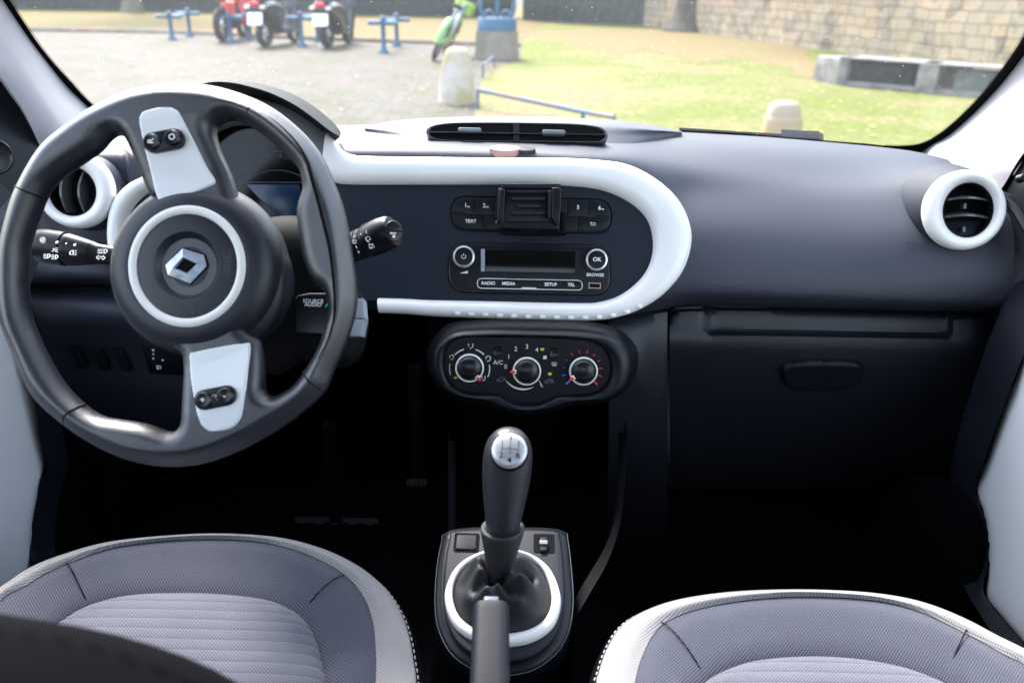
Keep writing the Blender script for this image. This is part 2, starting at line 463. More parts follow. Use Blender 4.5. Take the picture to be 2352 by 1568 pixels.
def switch(c0, c1, s0, s1, parent, mid_sym=None):
    h = .0238
    a, b = WF.p(*c0, h), WF.p(*c1, h); d = (b[0]-a[0], b[1]-a[1]); L = math.hypot(*d); u = (d[0]/L, d[1]/L); ang = math.atan2(u[1], u[0])
    r = 22.5*SW
    def caps(r, a=a, b=b):
        pts = []
        for c, t0 in ((b, -90), (a, 90)):
            for i in range(17):
                t = R(t0+180*i/16)+ang; pts.append((c[0]+r*math.cos(t), c[1]+r*math.sin(t)))
        return pts
    o = obj('switch', prism(WF, caps(r), .012, h+.0012, .0012), M['gloss'], parent)
    for c, sy in ((a, s0), (b, s1)):
        bt = MB().add(lathe(WF, c, [(19*SW, h), (18.5*SW, h+.0030), (15*SW, h+.0044), (7*SW, h+.0038), (.0003, h+.0034)], 32))
        obj('button', bt, M['gloss'], parent)
    mk = MB().add(text(WF, s0, a, .0085, h+.0047, R(90) if s0 == 'R' else 0, .02), text(WF, s1, b, .0085, h+.0047, 0, .02))
    if mid_sym:
        m_ = ((a[0]+b[0])/2, (a[1]+b[1])/2)
        mk.add(ribbon(WF, circ(m_, .0030, 14, None, R(-50), R(230)), .0006, h+.0014)); mk.add(ribbon(WF, [m_, (m_[0]+.002, m_[1]+.002)], .0006, h+.0014))
    obj('lettering', mk, M['print'], parent, smooth=0)
switch((351,327),(399,318),'R','O',up_)
switch((469,918),(519,908),'+','-',lo_,True)

# ================================================================== COLUMN, STALKS, REMOTE
CFm = Fr(at(620, 700, .985), (0, -math.cos(R(22)), math.sin(R(22))))
col = thing('steering_column', 'black plastic column shroud right behind the steering wheel hub', 'steering column', CFm.w(0, 0, 0))
sh = spline(CFm.q([(560,520),(700,498),(790,560),(835,690),(845,760),(820,830),(760,845),(700,830),(640,860),(560,840),(480,760),(470,640)]), 120, True)
obj('shroud', inflate(CFm, sh, [], .05, .045, .004, .06), M['matte'], col, 60)
def stalk(name, label, pA, pB, ra, rb, tA, tB, marks):
    A, B = at(*pA, tA), at(*pB, tB); ax = (B-A).normalized(); L = (B-A).length
    st = thing(name, label, 'control stalk', A)
    fr = Fr(A, ax, (0, 0, 1)); return st, fr, L
# left stalk : light switch
st, fl, L = stalk('light_stalk', 'black light switch stalk with headlamp symbols, left of the steering wheel hub', (290,592), (80,562), 0, 0, .93, .945, 0)
obj('arm', lathe(fl, (0, 0), [(.0105,-.01),(.0105,.0),(.0115,L*.30),(.0135,L*.36)], 40, .8), M['black'], st)
obj('collar', lathe(fl, (0, 0), [(.0135,L*.365),(.0165,L*.50),(.0185,L*.60),(.0188,L*.615),(.0180,L*.62),(.0180,L*.645),(.0190,L*.65)], 40, .8), M['black'], st)
obj('knob', lathe(fl, (0, 0), [(.0190,L*.655),(.0198,L*.66),(.0200,L*.85),(.0190,L*.94),(.0160,L*.98),(.008,L*1.0),(.001,L*1.0)], 40, .8), M['black'], st)
SF = Fr(at(180, 580, .915), -_f+_up*.45+_rt*0.02)
def sym(fr, pts, w=1.3, h=0.): return ribbon(fr, fr.q(pts, h), w*fr.sc(*pts[0], h), h)
mk = MB()
Zf = Fr(at(180, 578, .912), (-_f*.85+_up*.5))
def arc(fr, x, y, r, a0, a1, w=1.3, h=0., n=12):
    c = fr.p(x, y, h); s_ = fr.sc(x, y, h); return ribbon(fr, circ(c, r*s_, n, None, R(a0), R(a1)), w*s_, h)
mk.add(arc(Zf, 98,551,3,0,360,1.4,0,14))
for k_ in range(8):
    a = R(45*k_); mk.add(sym(Zf, [(98+5*math.cos(a),551+5*math.sin(a)),(98+8*math.cos(a),551+8*math.sin(a))], 1.2))
mk.add(arc(Zf,131,556,2.4,0,360,1.6)); mk.add(arc(Zf,172,562,2.4,0,360,1.6)); mk.add(arc(Zf,152,559,1,0,360,1.6))
for x0, y0 in ((104,588),(122,590)):
    mk.add(arc(Zf,x0+5,y0,5,-90,90,1.5)); mk.add(sym(Zf, [(x0+5,y0-5),(x0+5,y0+5)],1.5))
    for d in (-4,0,4): mk.add(sym(Zf, [(x0-4,y0+d),(x0+2,y0+d)],1.3))
mk.add(arc(Zf,120,574,3.5,-90,90,1.3)); mk.add(sym(Zf,[(126,571),(133,569)],1.2)); mk.add(sym(Zf,[(126,574),(133,574)],1.2)); mk.add(sym(Zf,[(126,577),(133,579)],1.2))
mk.add(arc(Zf,166,580,5,90,270,1.5)); mk.add(sym(Zf,[(168,575),(168,586)],1.5)); mk.add(sym(Zf,[(171,576),(176,576)],1.2)); mk.add(sym(Zf,[(171,581),(176,581)],1.2)); mk.add(sym(Zf,[(171,585),(176,585)],1.2))
for x0, y0 in ((236,577),):
    mk.add(arc(Zf,x0+4,y0,5,-90,90,1.5)); mk.add(sym(Zf,[(x0+3,y0-5),(x0+3,y0+5)],1.5))
    for d in (-4,0,4): mk.add(sym(Zf,[(x0-12,y0+d),(x0,y0+d)],1.2))
mk.add(sym(Zf,[(221,591),(227,586),(227,589),(232,589),(232,593),(227,593),(227,596),(221,591)],1.2)); mk.add(sym(Zf,[(242,592),(236,587),(236,590),(233,590)],1.2)); mk.add(sym(Zf,[(242,592),(236,597),(236,594),(233,594)],1.2))
obj('lettering', mk, M['print'], st, smooth=0)

# right stalk : wipers
st, fw_, L = stalk('wiper_stalk', 'black wiper stalk with wiper symbols, right of the steering wheel rim', (770,585), (905,530), 0, 0, .93, .90, 0)
obj('arm', lathe(fw_, (0, 0), [(.0155,-.03),(.0165,L*.30),(.0172,L*.45)], 40, .95), M['black'], st)
obj('collar', lathe(fw_, (0, 0), [(.0165,L*.46),(.0170,L*.465),(.0170,L*.54),(.0165,L*.545)], 40, .95), M['padlow'], st)
kn = obj('knob', lathe(fw_, (0, 0), [(.0172,L*.55),(.0190,L*.60),(.0195,L*.80),(.0185,L*.93),(.0165,L*.985),(.0140,L*.99)], 40, .98), M['black'], st)
EF = Fr(at(902, 531, .893), (-_f*.93+_rt*.45+_up*.1))
cc = EF.p(902, 532); 
obj('button', MB().add(prism(EF, circ(cc, .0098, 30, .0115, R(4), R(176)), 0, .004, .001), prism(EF, circ(cc, .0098, 30, .0115, R(184), R(356)), 0, .004, .001)), M['gloss'], kn)
mk = MB()
for dx in (-5,0,5): mk.add(arc(EF,903+dx,536,1.2,0,360,2,.0042))
mk.add(arc(EF,905,543,2.2,0,360,3,.0042))
obj('lettering', mk, M['print'], kn, smooth=0)
mk = MB(); Zf = Fr(at(840, 560, .888), (-_f*.9+_up*.25))
mk.add(arc(Zf,814,543,2.8,0,360,1.8)); mk.add(arc(Zf,843,532,2.6,0,360,1.8)); mk.add(arc(Zf,829,538,1,0,360,1.6))
mk.add(sym(Zf,[(839,546),(848,543),(851,550),(843,554),(839,546)],1.5)); mk.add(sym(Zf,[(843,554),(848,556)],1.3))
mk.add(arc(Zf,852,565,4,0,360,1.2)); mk.add(sym(Zf,[(847,561),(857,560),(860,568),(850,571),(847,561)],1.1))
mk.add(arc(Zf,814,555,4.5,0,360,1.3)); mk.add(sym(Zf,[(809,549),(817,560)],1.2))
mk.add(sym(Zf,[(817,565),(820,570)],1.5)); mk.add(sym(Zf,[(821,577),(825,577),(824,582)],1.3))
obj('lettering', mk, M['print'], st, smooth=0)
# audio remote on the column
RF = Fr(at(750, 710, .90), (-_f*.97+_up*.05+_rt*.05))
rm = thing('audio_remote', 'black audio remote box with grey end keys, below the wiper stalk', 'audio remote', RF.w(0, 0, -.04))
rbox = RF.q([(676,682),(830,686),(828,772),(678,765)])
obj('body', prism(RF, rbox, -.05, 0, .002), M['gloss'], rm)
obj('top_key', prism(RF, RF.q([(682,679),(712,673),(826,674),(828,684),(682,684)]), -.045, .001, .0015), M['satin'] if False else M['padlow'], rm)
obj('end_key', prism(RF, RF.q([(806,684),(834,686),(838,731),(806,731)]), -.03, .002, .0015), mat('grey_key', (.22,.25,.30), .35, .5), rm)
obj('end_key', prism(RF, RF.q([(806,733),(838,733),(830,772),(800,772)]), -.03, .002, .0015), bpy.data.materials['grey_key'], rm)
mk = MB().add(text(RF, 'SOURCE', RF.p(719,691.5,.001), .0058, .0006, 0, .02), text(RF, 'AUDIO', RF.p(719,699.5,.001), .0058, .0006, 0, .02))
obj('lettering', mk, M['print'], rm, smooth=0)
obj('phone_symbol', MB().add(sym(RF,[(759,695),(756,691),(754,697),(749,702),(748,706)],2.6,.0008)), M['green'], rm, smooth=0)
M['slat'] = mat('vent_slat', (.05,.055,.06), .25, .6)
# ================================================================== DASHBOARD
FN = (0, -math.cos(R(22)), math.sin(R(22)))
FF_ = Fr(at(1217, 600, 1.15), FN)
dash = thing('dashboard', 'black dashboard with a looping white trim band and round white vents', 'dashboard', (0, 1.25, .6))
xs_cols = np.concatenate([np.linspace(40, 320, 18), np.linspace(340, 1320, 30), np.linspace(1345, 2345, 60)])
def rowpts(ctrl):
    c = spline(ctrl, 300); X = np.array([p[0] for p in c]); Yq = np.array([p[1] for p in c]); W = np.array([p[2] for p in c])
    return [atY(x, np.interp(x, X, Yq), np.interp(x, X, W)) for x in xs_cols]
r0 = [(0,232,1.5),(210,262,1.5),(450,285,1.5),(700,288,1.5),(800,288,1.5),(950,287,1.5),(1300,289,1.5),(1560,303,1.5),(1700,311,1.5),(1800,318,1.49),(1950,331,1.48),(2040,340,1.45),(2110,350,1.42),(2200,372,1.38),(2360,410,1.33)]
r1 = [(0,300,1.35),(300,312,1.36),(700,306,1.38),(1000,308,1.36),(1300,314,1.36),(1560,324,1.37),(1800,343,1.37),(2000,360,1.37),(2110,372,1.35),(2200,388,1.32),(2360,425,1.27)]
r2 = [(0,350,1.22),(300,348,1.2),(400,345,1.2),(520,345,1.22),(800,343,1.19),(1200,350,1.19),(1400,362,1.19),(1560,378,1.250),(1800,398,1.275),(2000,408,1.27),(2200,420,1.21),(2360,445,1.18)]
r3 = [(0,400,1.19),(200,400,1.185),(350,400,1.182),(460,430,1.25),(700,450,1.25),(800,450,1.2),(1340,445,1.19),(1500,445,1.182),(1600,445,1.205),(1900,452,1.215),(2200,458,1.185),(2360,470,1.14)]
r4 = [(0,480,1.17),(200,480,1.165),(340,480,1.17),(450,500,1.25),(700,500,1.25),(800,520,1.19),(1340,520,1.17),(1500,520,1.144),(1600,520,1.152),(1900,528,1.158),(2200,533,1.135),(2360,540,1.12)]
r5 = [(0,560,1.14),(200,560,1.14),(300,560,1.17),(430,560,1.25),(700,560,1.25),(800,600,1.17),(1340,600,1.15),(1500,600,1.118),(1600,600,1.118),(1900,608,1.120),(2200,612,1.108),(2360,620,1.105)]
r6 = [(0,620,1.12),(260,625,1.12),(330,630,1.22),(700,630,1.22),(800,660,1.15),(1340,672,1.13),(1500,665,1.108),(1600,655,1.105),(1900,664,1.105),(2200,672,1.102),(2360,680,1.10)]
r7 = [(0,643,1.13),(290,648,1.135),(500,680,1.2),(700,690,1.17),(1340,722,1.13),(1500,706,1.12),(1600,686,1.118),(1900,693,1.118),(2200,702,1.117),(2360,710,1.12)]
r8 = [(0,655,1.21),(290,661,1.21),(500,694,1.24),(700,704,1.22),(1340,732,1.21),(1500,721,1.21),(1600,707,1.21),(1900,712,1.21),(2200,721,1.21),(2360,728,1.21)]
rows = [rowpts(r) for r in (r0, r1, r2, r3, r4, r5, r6, r7, r8)]
def smoothrows(rows, n):
    cols = [spline([r[i] for r in rows], n) for i in range(len(rows[0]))]
    return [[c[j] for c in cols] for j in range(n)]
pad = obj('upper_pad', grid(smoothrows(rows, 70)), M['pad'], dash, 60)
# lower panels
def lowrow(cs, groove=0):
    xs = np.linspace(1538, 2292, 60)
    c = spline(cs, 200); X = np.array([p[0] for p in c]); Yq = np.array([p[1] for p in c]); W = np.array([p[2] for p in c])
    out = []
    for x in xs:
        g = 0
        if groove:
            a = min(max((x-1612-groove*0)/22, 0), 1)*min(max((2192-x)/22, 0), 1); g = .016*a*a*(3-2*a)
        e = max(0, (x-2215)/77); e2 = .10*e*e*e
        out.append(atY(x, np.interp(x, X, Yq), np.interp(x, X, W)+g+e2))
    return out
low = [lowrow([(1538,712,1.24),(1620,694,1.24),(2292,708,1.24)]),
       lowrow([(1538,722,1.19),(1620,704,1.19),(2292,720,1.19)]),
       lowrow([(1538,730,1.152),(1620,714,1.152),(2292,730,1.152)], 1),
       lowrow([(1538,742,1.146),(1620,735,1.146),(2292,750,1.146)], 1),
       lowrow([(1538,752,1.142),(1620,754,1.142),(1750,757,1.142),(2292,762,1.142)], 1),
       lowrow([(1538,758,1.139),(1620,761,1.139),(1750,763,1.139),(2292,770,1.139)], .6),
       lowrow([(1538,764,1.136),(1620,768,1.136),(1750,769,1.136),(2292,776,1.136)]),
       lowrow([(1538,785,1.133),(2292,797,1.133)]), lowrow([(1538,808,1.138),(2292,820,1.138)]),
       lowrow([(1538,850,1.152),(2280,862,1.152)]), lowrow([(1538,950,1.19),(2270,960,1.19)]),
       lowrow([(1538,1060,1.24),(2250,1060,1.24)]), lowrow([(1538,1120,1.30),(2230,1120,1.30)])]
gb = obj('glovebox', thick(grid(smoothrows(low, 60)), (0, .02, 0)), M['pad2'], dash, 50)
GF = Fr(atY(1887, 862, 1.150), (0, -.93, -.36))
obj('handle', inflate(GF, spline(GF.q([(1795,860),(1797,840),(1830,830),(1890,828),(1960,830),(1980,842),(1978,868),(1958,888),(1920,893),(1850,893),(1815,888),(1799,875)]), 80, True), [], .006, .007, .0022, .002), M['padlow'], gb, 60)
# centre stack flank beside the glovebox
fl_rows = []
for ctrl in ([(1400,740,1.115),(1455,733,1.125),(1500,722,1.14),(1533,716,1.15)], [(1400,790,1.09),(1462,782,1.105),(1505,775,1.125),(1533,770,1.135)], [(1400,850,1.085),(1465,850,1.10),(1505,850,1.125),(1533,850,1.14)], [(1400,920,1.10),(1450,930,1.12),(1500,940,1.14),(1533,950,1.17)], [(1400,1040,1.15),(1440,1040,1.16),(1480,1060,1.18),(1533,1080,1.22)], [(1400,1160,1.24),(1440,1170,1.25),(1480,1180,1.27),(1533,1200,1.30)], [(1400,1260,1.36),(1440,1270,1.37),(1480,1280,1.38),(1533,1300,1.40)]):
    fl_rows.append([atY(x, y, w) for x, y, w in spline(ctrl, 20)])
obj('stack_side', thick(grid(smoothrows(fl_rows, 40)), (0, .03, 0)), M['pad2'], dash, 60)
# driver's lower panel with its bolster
dl = []
for ctrl in ([(40,655,1.2),(300,660,1.2),(420,700,1.22)], [(60,668,1.165),(200,672,1.155),(300,680,1.155),(420,715,1.17)], [(60,690,1.14),(200,694,1.125),(300,702,1.125),(420,730,1.14)], [(60,730,1.135),(200,730,1.120),(300,735,1.12),(420,760,1.14)],
             [(60,765,1.16),(200,768,1.145),(300,772,1.145),(420,800,1.16)], [(60,800,1.175),(420,830,1.175)], [(60,880,1.19),(420,900,1.19)], [(60,1000,1.25),(420,1000,1.25)], [(60,1060,1.32),(420,1060,1.32)]):
    dl.append([atY(x, y, w) for x, y, w in spline(ctrl, 30)])
low2 = obj('knee_panel', thick(grid(smoothrows(dl, 50)), (0, .02, 0)), M['pad'], dash, 60)
KF = Fr(atY(270, 860, 1.172), (0, -.97, -.15))
for x0, y0 in ((171,792),(222,796),(272,799)):
    a = KF.q([(x0-12,y0),(x0+10,y0),(x0+28,y0+52),(x0+10,y0+52)], .0)
    o = obj('switch_blank', MB().add(prism(KF, a, -.01, .004, .0012)), M['padlow'], dash)
o = obj('lamp_level_switch', prism(KF, KF.q([(326,790),(420,796),(440,860),(345,856)]), -.01, .004, .002), M['black'], dash)
mk = MB()
for x, y, r in ((352,804,3),(352,813,2.2),(352,823,2.4),(374,827,2.6)): mk.add(arc(KF, x, y, r*.5, 0, 360, r, .0048))
mk.add(arc(KF, 366, 843, 3.5, 0, 360, 2.5, .0048)); mk.add(sym(KF, [(360,839),(362,849)], 3, .0048))
obj('lettering', mk, M['print'], o, smooth=0)
# centre stack lower body (behind the heater panel, dark)
cs = []
for z, hw, y in ((.86,.17,1.15),(.70,.15,1.13),(.62,.13,1.17),(.5,.10,1.25),(.35,.10,1.3)):
    cs.append([(x*hw+.015, y+.12*abs(x)**3, z) for x in np.linspace(-1, 1, 21)])
obj('stack_body', grid(smoothrows(cs, 30)), M['carpet'], dash, 60)

# white trim loop (pairs: outer edge, inner edge)
pairs = [(869.5,718.5,867.7,683),(930,721,930,685),(987,726,987,688),(1099,731,1099,690),(1215,735,1215,692.7),(1350,737,1331,694.6),(1427,727,1373,692.7),(1485,704,1419,679),(1535,667.6,1462,648),(1574,617,1489,610),(1592,552,1498.5,563),(1583,498,1489,513),(1554,448,1462,478.6),(1504,405,1419,451.6),(1446,376,1373,436),(1388.5,366,1311,428.4),(1292,360,1234,425.5),(1157,360,1118.5,425),(1003,358,964,425),(848.5,356,829,425),(802,351,790,424),(776,335,768,420),(750,302,742,400),(715,272,706,360),(660,243,655,320),(600,225,610,296),(530,218,545,283),(460,235,490,300),(400,290,440,345),(365,360,395,405),(332,399,345,430),(293,420,312,453),(262,451,287,488),(247,486,278.5,530),(242,540,282,580),(250,590,296,625),(270,635,320,660),(300,680,345,700),(350,715,380,725)]
P4 = spline(pairs, 220)
A = [FF_.p(a, b, .010) for a, b, c, d in P4]; B = [FF_.p(c, d, .004) for a, b, c, d in P4]
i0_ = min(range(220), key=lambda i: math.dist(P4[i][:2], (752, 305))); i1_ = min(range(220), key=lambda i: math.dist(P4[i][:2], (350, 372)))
bandprof = [(-.01,-.035),(0,-.004),(.01,.003),(.05,.008),(.15,.0115),(.35,.0135),(.55,.0135),(.72,.0120),(.86,.0085),(.95,.0035),(1.0,-.004),(1.0,-.012)]
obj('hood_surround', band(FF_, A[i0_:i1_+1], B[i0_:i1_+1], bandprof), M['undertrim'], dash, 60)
obj('white_band', band(FF_, A[i1_:], B[i1_:], bandprof), M['white'], dash, 60)
A, B = A[:i0_+1], B[:i0_+1]
trim = obj('white_band', band(FF_, A, B, [(-.01,-.035),(0,-.004),(.01,.003),(.05,.008),(.15,.0115),(.35,.0135),(.55,.0135),(.72,.0120),(.86,.0085),(.95,.0035),(1.0,-.004),(1.0,-.012)]), M['white'], dash, 60)
dm = MB()
for x, y in [(1051,719),(1083,721),(1115,722),(1148,724),(1180,725.5),(1213,727),(1246,727.5),(1278,728.5),(1311,729),(1344,729),(1376,728),(1408,724),(1440,716)]:
    dm.add(lathe(FF_, FF_.p(x, y, .010), [(8*.0006,.0100),(7*.0006,.0132),(4*.0006,.0136),(.0002,.0137)], 20, .62))
for x, y in [(1470,703)]:
    dm.add(lathe(FF_, FF_.p(x, y, .012), [(7*.0006,.0100),(6*.0006,.0132),(.0002,.0137)], 16, .8))
obj('dimple', dm, M['white'], trim)
# dark fascia inside the loop
fo = [p for p in pairs[0:21]]
fpts = [FF_.p(c, d, 0) for a, b, c, d in spline([(a, b, c, d) for a, b, c, d in fo], 120)]
fpts = [FF_.p(700, 690)]+fpts+[FF_.p(735, 424), FF_.p(700, 470)]
fas = obj('fascia', prism(FF_, inset(ccw(fpts), -.004), -.006, 0.0), M['fascia'], dash)

# ---- instrument cluster
IF = Fr(atY(600, 430, 1.175), (0, -math.cos(R(15)), math.sin(R(15))))
clu = obj('instrument_cluster', prism(IF, spline(IF.q([(372,480),(385,430),(440,345),(520,280),(620,270),(700,310),(760,400),(770,520),(700,600),(560,640),(420,640),(380,580)]), 90, True), -.02, 0), M['screen'], dash)
c0 = IF.p(640, 492); si = IF.sc(640, 450)
mk = MB()
mk.add(ribbon(IF, circ(c0, 150*si, 60, 142*si, R(25), R(170)), 1.4*si, .0008), ribbon(IF, circ(c0, 108*si, 50, 100*si, R(25), R(160)), 1.2*si, .0008))
for t, x, y, r in (('50',553,402,40),('70',582,374,25),('90',621,361,5),('100',640,358,0),('110',662,364,-12)):
    mk.add(text(IF, t, IF.p(x, y, .0008), .0075 if t != '100' else .005, .0008, R(r)))
for i in range(24):
    a = R(170-6*i); mk.add(ribbon(IF, [(c0[0]+k*math.cos(a)*si, c0[1]+k*.95*math.sin(a)*si) for k in (146, 138 if i % 2 else 134)], 1.1*si, .0008))
mk.add(ribbon(IF, IF.q([(555,419),(693,419)]), 1.2*si, .0008))
obj('dial', mk, M['printfaint'], clu, smooth=0)
obj('display', prism(IF, IF.q([(566,424),(688,424),(706,500),(650,500),(600,460)]), 0, .0012, .0003), M['blue_lcd'], clu)

# ---- visor over the cluster
def vis(l, t): return [at(x, y, t(x) if callable(t) else t) for x, y in spline(l, 60)]
top = [(375,215),(400,196),(462,191),(490,186),(524,184.5),(567,187.5),(622,198.5),(677,218),(721,244.7),(754,271),(776,293),(783,306),(782,312)]
lip = [(375,232),(400,212),(455,196),(490,188.5),(530,190),(570,198),(622,214),(677,241),(721,272),(749,294),(765,305),(776,311),(780,313)]
und = [(378,262),(410,245),(455,225),(490,220),(530,222),(570,230),(611,240),(655,262),(699,290),(722,304),(743,312),(760,318),(772,322)]
und2 = [(382,282),(420,262),(455,240),(490,232),(530,232),(570,240),(611,252),(655,274),(695,303),(720,318),(743,328),(758,335),(770,340)]
tl = lambda x: 1.10-.00002*abs(x-520)
visor = grid([vis(top, 1.22), vis([((a[0]+b[0])/2+1, (a[1]+b[1])/2-1.2) for a, b in zip(top, lip)], 1.155), vis(lip, 1.10), vis([(x, y+3) for x, y in lip], 1.10), vis(und, 1.19), vis(und2, 1.21)])
obj('visor', visor, M['visor'], dash, 40)

# ---- central vent pod
PF = Fr(atY(1186, 306, 1.272), (0, -math.cos(R(30)), math.sin(R(30))))
podrows = []
for ctrl in ([(838,291,1.47),(900,279,1.47),(1000,271,1.46),(1186,267.5,1.46),(1380,274,1.46),(1500,288,1.46),(1566,302,1.47)],
             [(838,292,1.42),(900,285,1.40),(1000,277,1.39),(1186,273,1.385),(1380,280,1.39),(1500,294,1.40),(1566,303,1.43)],
             [(838,293,1.41),(900,291,1.38),(985,288,1.345),(1186,282,1.335),(1395,291,1.345),(1500,299,1.37),(1566,304,1.42)],
             [(838,295,1.40),(900,300,1.36),(985,306,1.32),(1186,306,1.31),(1395,311,1.32),(1500,306,1.37),(1566,306,1.42)],
             [(838,297,1.40),(900,305,1.355),(985,325,1.295),(1186,332,1.285),(1395,332,1.295),(1500,316,1.36),(1566,308,1.42)],
             [(838,300,1.40),(900,312,1.35),(985,336,1.28),(1186,341,1.27),(1395,343,1.28),(1500,325,1.355),(1566,312,1.42)]):
    podrows.append([atY(x, y, w) for x, y, w in spline(ctrl, 70)])
pod = obj('vent_pod', grid(smoothrows(podrows, 36)), M['pad'], dash, 60)
def oval(fr, x0, x1, y0, y1, h, k=0): # slot
    return rr(fr, x0, y0, x1, y1, (y1-y0)/2, h, 12)
def ovalq(pts, h): return spline(PF.q(pts, h), 120, True)
vo = ovalq([(978,304),(990,291),(1030,284),(1100,282.5),(1186,283),(1300,285),(1355,289),(1385,296),(1396,310),(1392,322),(1370,329),(1290,327.5),(1186,327),(1080,326),(1020,324.5),(990,319)], .012)
vi = ovalq([(986,305),(998,293.5),(1035,287),(1100,285.5),(1186,286),(1300,288),(1350,292),(1378,298.5),(1388,310),(1384,320),(1365,326),(1290,325),(1186,324.5),(1080,323.5),(1025,322),(998,317)], .012)
vent = obj('centre_vent', band(PF, vo, vi, [(0,-.02),(0,.012),(.2,.0150),(.6,.0150),(1,.012),(1.6,-.02)], True), M['slat'], dash, 60)
obj('duct', prism(PF, inset(ccw(vo), .001), -.025, .0125), M['groove'], vent)
obj('slat', prism(PF, PF.q([(988,303.5),(1390,309),(1390,312),(988,306)], .016), .0125, .018, .0004), M['padlow'], vent)
obj('divider', prism(PF, PF.q([(1179,286),(1193,286),(1193,325),(1179,325)], .014), .0125, .0155, .0004), M['padlow'], vent)
for x, y in ((1079,300),(1272,305)):
    obj('flap', prism(PF, rr(PF, x-26, y-5, x+26, y+5, 4, .02), .014, .024, .0015), mat('flap_grey', (.10,.12,.13), .3, .5) if 'flap_grey' not in bpy.data.materials else bpy.data.materials['flap_grey'], vent)
# hazard switch
HZ = surf_frame(pad, 1175, 345, .0012)
pc = HZ.p(1160, 345); pc2 = HZ.p(1208, 346); sx_ = abs(HZ.p(1161,345)[0]-pc[0]); sy_ = abs(HZ.p(1160,346)[1]-pc[1])
hz = obj('hazard_button', prism(HZ, circ(pc, 35*sx_, 32, 7.5*sy_), -.03, .0035, .001), M['hazred'], dash)
obj('lock_button', prism(HZ, circ(pc2, 22*sx_, 32, 5*sy_), -.03, .0030, .001), M['padlow'], dash)

# ---- round side vents
def round_vent(name, c, cin, ro, ri, t, yawd, slats, vert, hs=1.0):
    fr = Fr(at(c[0], c[1], t), Vector((math.sin(R(yawd))*.9, -math.cos(R(18)), math.sin(R(18)))))
    s = fr.sc(*c); cc = fr.p(*c); ci = fr.p(*cin)
    n = 72
    A = circ(cc, ro[0]*s, n, ro[1]*s); Bq = circ(ci, ri[0]*s, n, ri[1]*s)
    v = obj('side_vent', band(fr, A, Bq, [(0,-.03),(0,-.006),(0,0),(.06,.006),(.2,.0115),(.45,.0135),(.7,.012),(.9,.0075),(1,.003),(1.02,-.006)], True), M['whiteband'], dash, 60)
    obj('housing', lathe(fr, cc, [(ro[0]*s*(1+.34*hs),-.085),(ro[0]*s*(1+.20*hs),-.05),(ro[0]*s*(1+.08*hs),-.020),(ro[0]*s*1.0,-.006)], 64, ro[1]/ro[0], cap=False), M['fair'] if hs == 1 else M['pad'], v)
    obj('barrel', band(fr, circ(ci, ri[0]*s*1.0, n, ri[1]*s*1.0), circ(ci, ri[0]*s*.93, n, ri[1]*s*.93), [(0,.002),(.5,.003),(1,.001),(1.1,-.03)], True), M['gloss'], v)
    obj('duct', prism(fr, circ(ci, ri[0]*s, 40, ri[1]*s), -.035, -.028), M['groove'], v)
    for k in slats:
        rx, ry = ri[0]*s*.93, ri[1]*s*.93
        if vert:
            L = ry*math.sqrt(1-(k)**2); pts = [(ci[0]+k*rx-.004*math.cos(math.pi*(q/12-.5)), ci[1]+(-1+2*q/12)*L) for q in range(13)]
        else:
            L = rx*math.sqrt(1-(k)**2); pts = [(ci[0]+(-1+2*q/12)*L, ci[1]+k*ry+.003*math.cos(math.pi*(q/12-.5))) for q in range(13)]
        V = []; F = []
        for i, (x, y) in enumerate(pts):
            b = .010*math.cos(math.pi*(i/12-.5))-.006
            d = (-.0015, 0) if vert else (0, .0015)
            dd = (-.006, 0) if vert else (0, -.004)
            V += [fr.w(x+d[0], y+d[1], b), fr.w(x-d[0], y-d[1], b), fr.w(x-d[0]-dd[0], y-d[1]-dd[1], b-.018), fr.w(x+d[0]-dd[0], y+d[1]-dd[1], b-.018)]
        for i in range(12):
            for j in range(4): F.append((4*i+j, 4*i+(j+1) % 4, 4*i+4+(j+1) % 4, 4*i+4+j))
        obj('slat', (V, F), M['slat'], v)
    return v, fr, ci, s
round_vent('side_vent', (176,437), (168,440), (86,90), (54,58), 1.135, 8, (-.38,.42), True, .12)
v, fr, ci, s = round_vent('side_vent', (2213,483), (2222,483), (92,95), (57,65), 1.145, -10, (.40,-.28), False)
for dx, dy in ((-.002,.006),(-.001,-.026)): obj('tab', prism(fr, rrect(ci[0]+dx, ci[1]+dy, .004, .008, .001), -.02, -.004, .0006), M['slat'], v)
# fairing left of the passenger vent
TF = surf_frame(pad, 2105, 566)
mk = MB().add(text(TF, 'SRP', TF.p(2105, 562), .0125, .0008, 0, .01, 1.5), text(TF, 'AIRBAG', TF.p(2105, 573), .0062, .0008, 0, .01, 1.6))
obj('lettering', mk, M['emboss'], dash, smooth=0)
# ================================================================== RADIO + KEYPAD
def Z4(u, v): return ((1100+u/4.704)*.90741, (460+v/4.704)*.90741)     # radio close-up -> picture
rad = thing('car_radio', 'black car radio with blank display and two silver ringed knobs', 'car radio', FF_.w(0, 0, 0))
c = Z4(1130, 1040)
def prr(fr, a, b, r, h): # rounded rect following its four traced sides
    return rr(fr, a[0], a[1], b[0], b[1], r, h)
def quadr(fr, pts, r, h, n=6):   # rounded polygon through traced corners
    P = ccw(fr.q(pts, h)); r = r*fr.sc(*pts[0], h); out = []
    m = len(P)
    for i in range(m):
        a, b, c_ = Vector(P[i-1]), Vector(P[i]), Vector(P[(i+1) % m])
        u = (a-b).normalized(); v = (c_-b).normalized(); rr_ = min(r, (a-b).length/2.02, (c_-b).length/2.02)
        for k in range(n+1):
            t = k/n; p0, p1 = b+u*rr_, b+v*rr_
            q = p0*(1-t)**2*1+b*2*t*(1-t)+p1*t*t; out.append((q.x, q.y))
    return out
def zz(l): return [Z4(*p) for p in l]
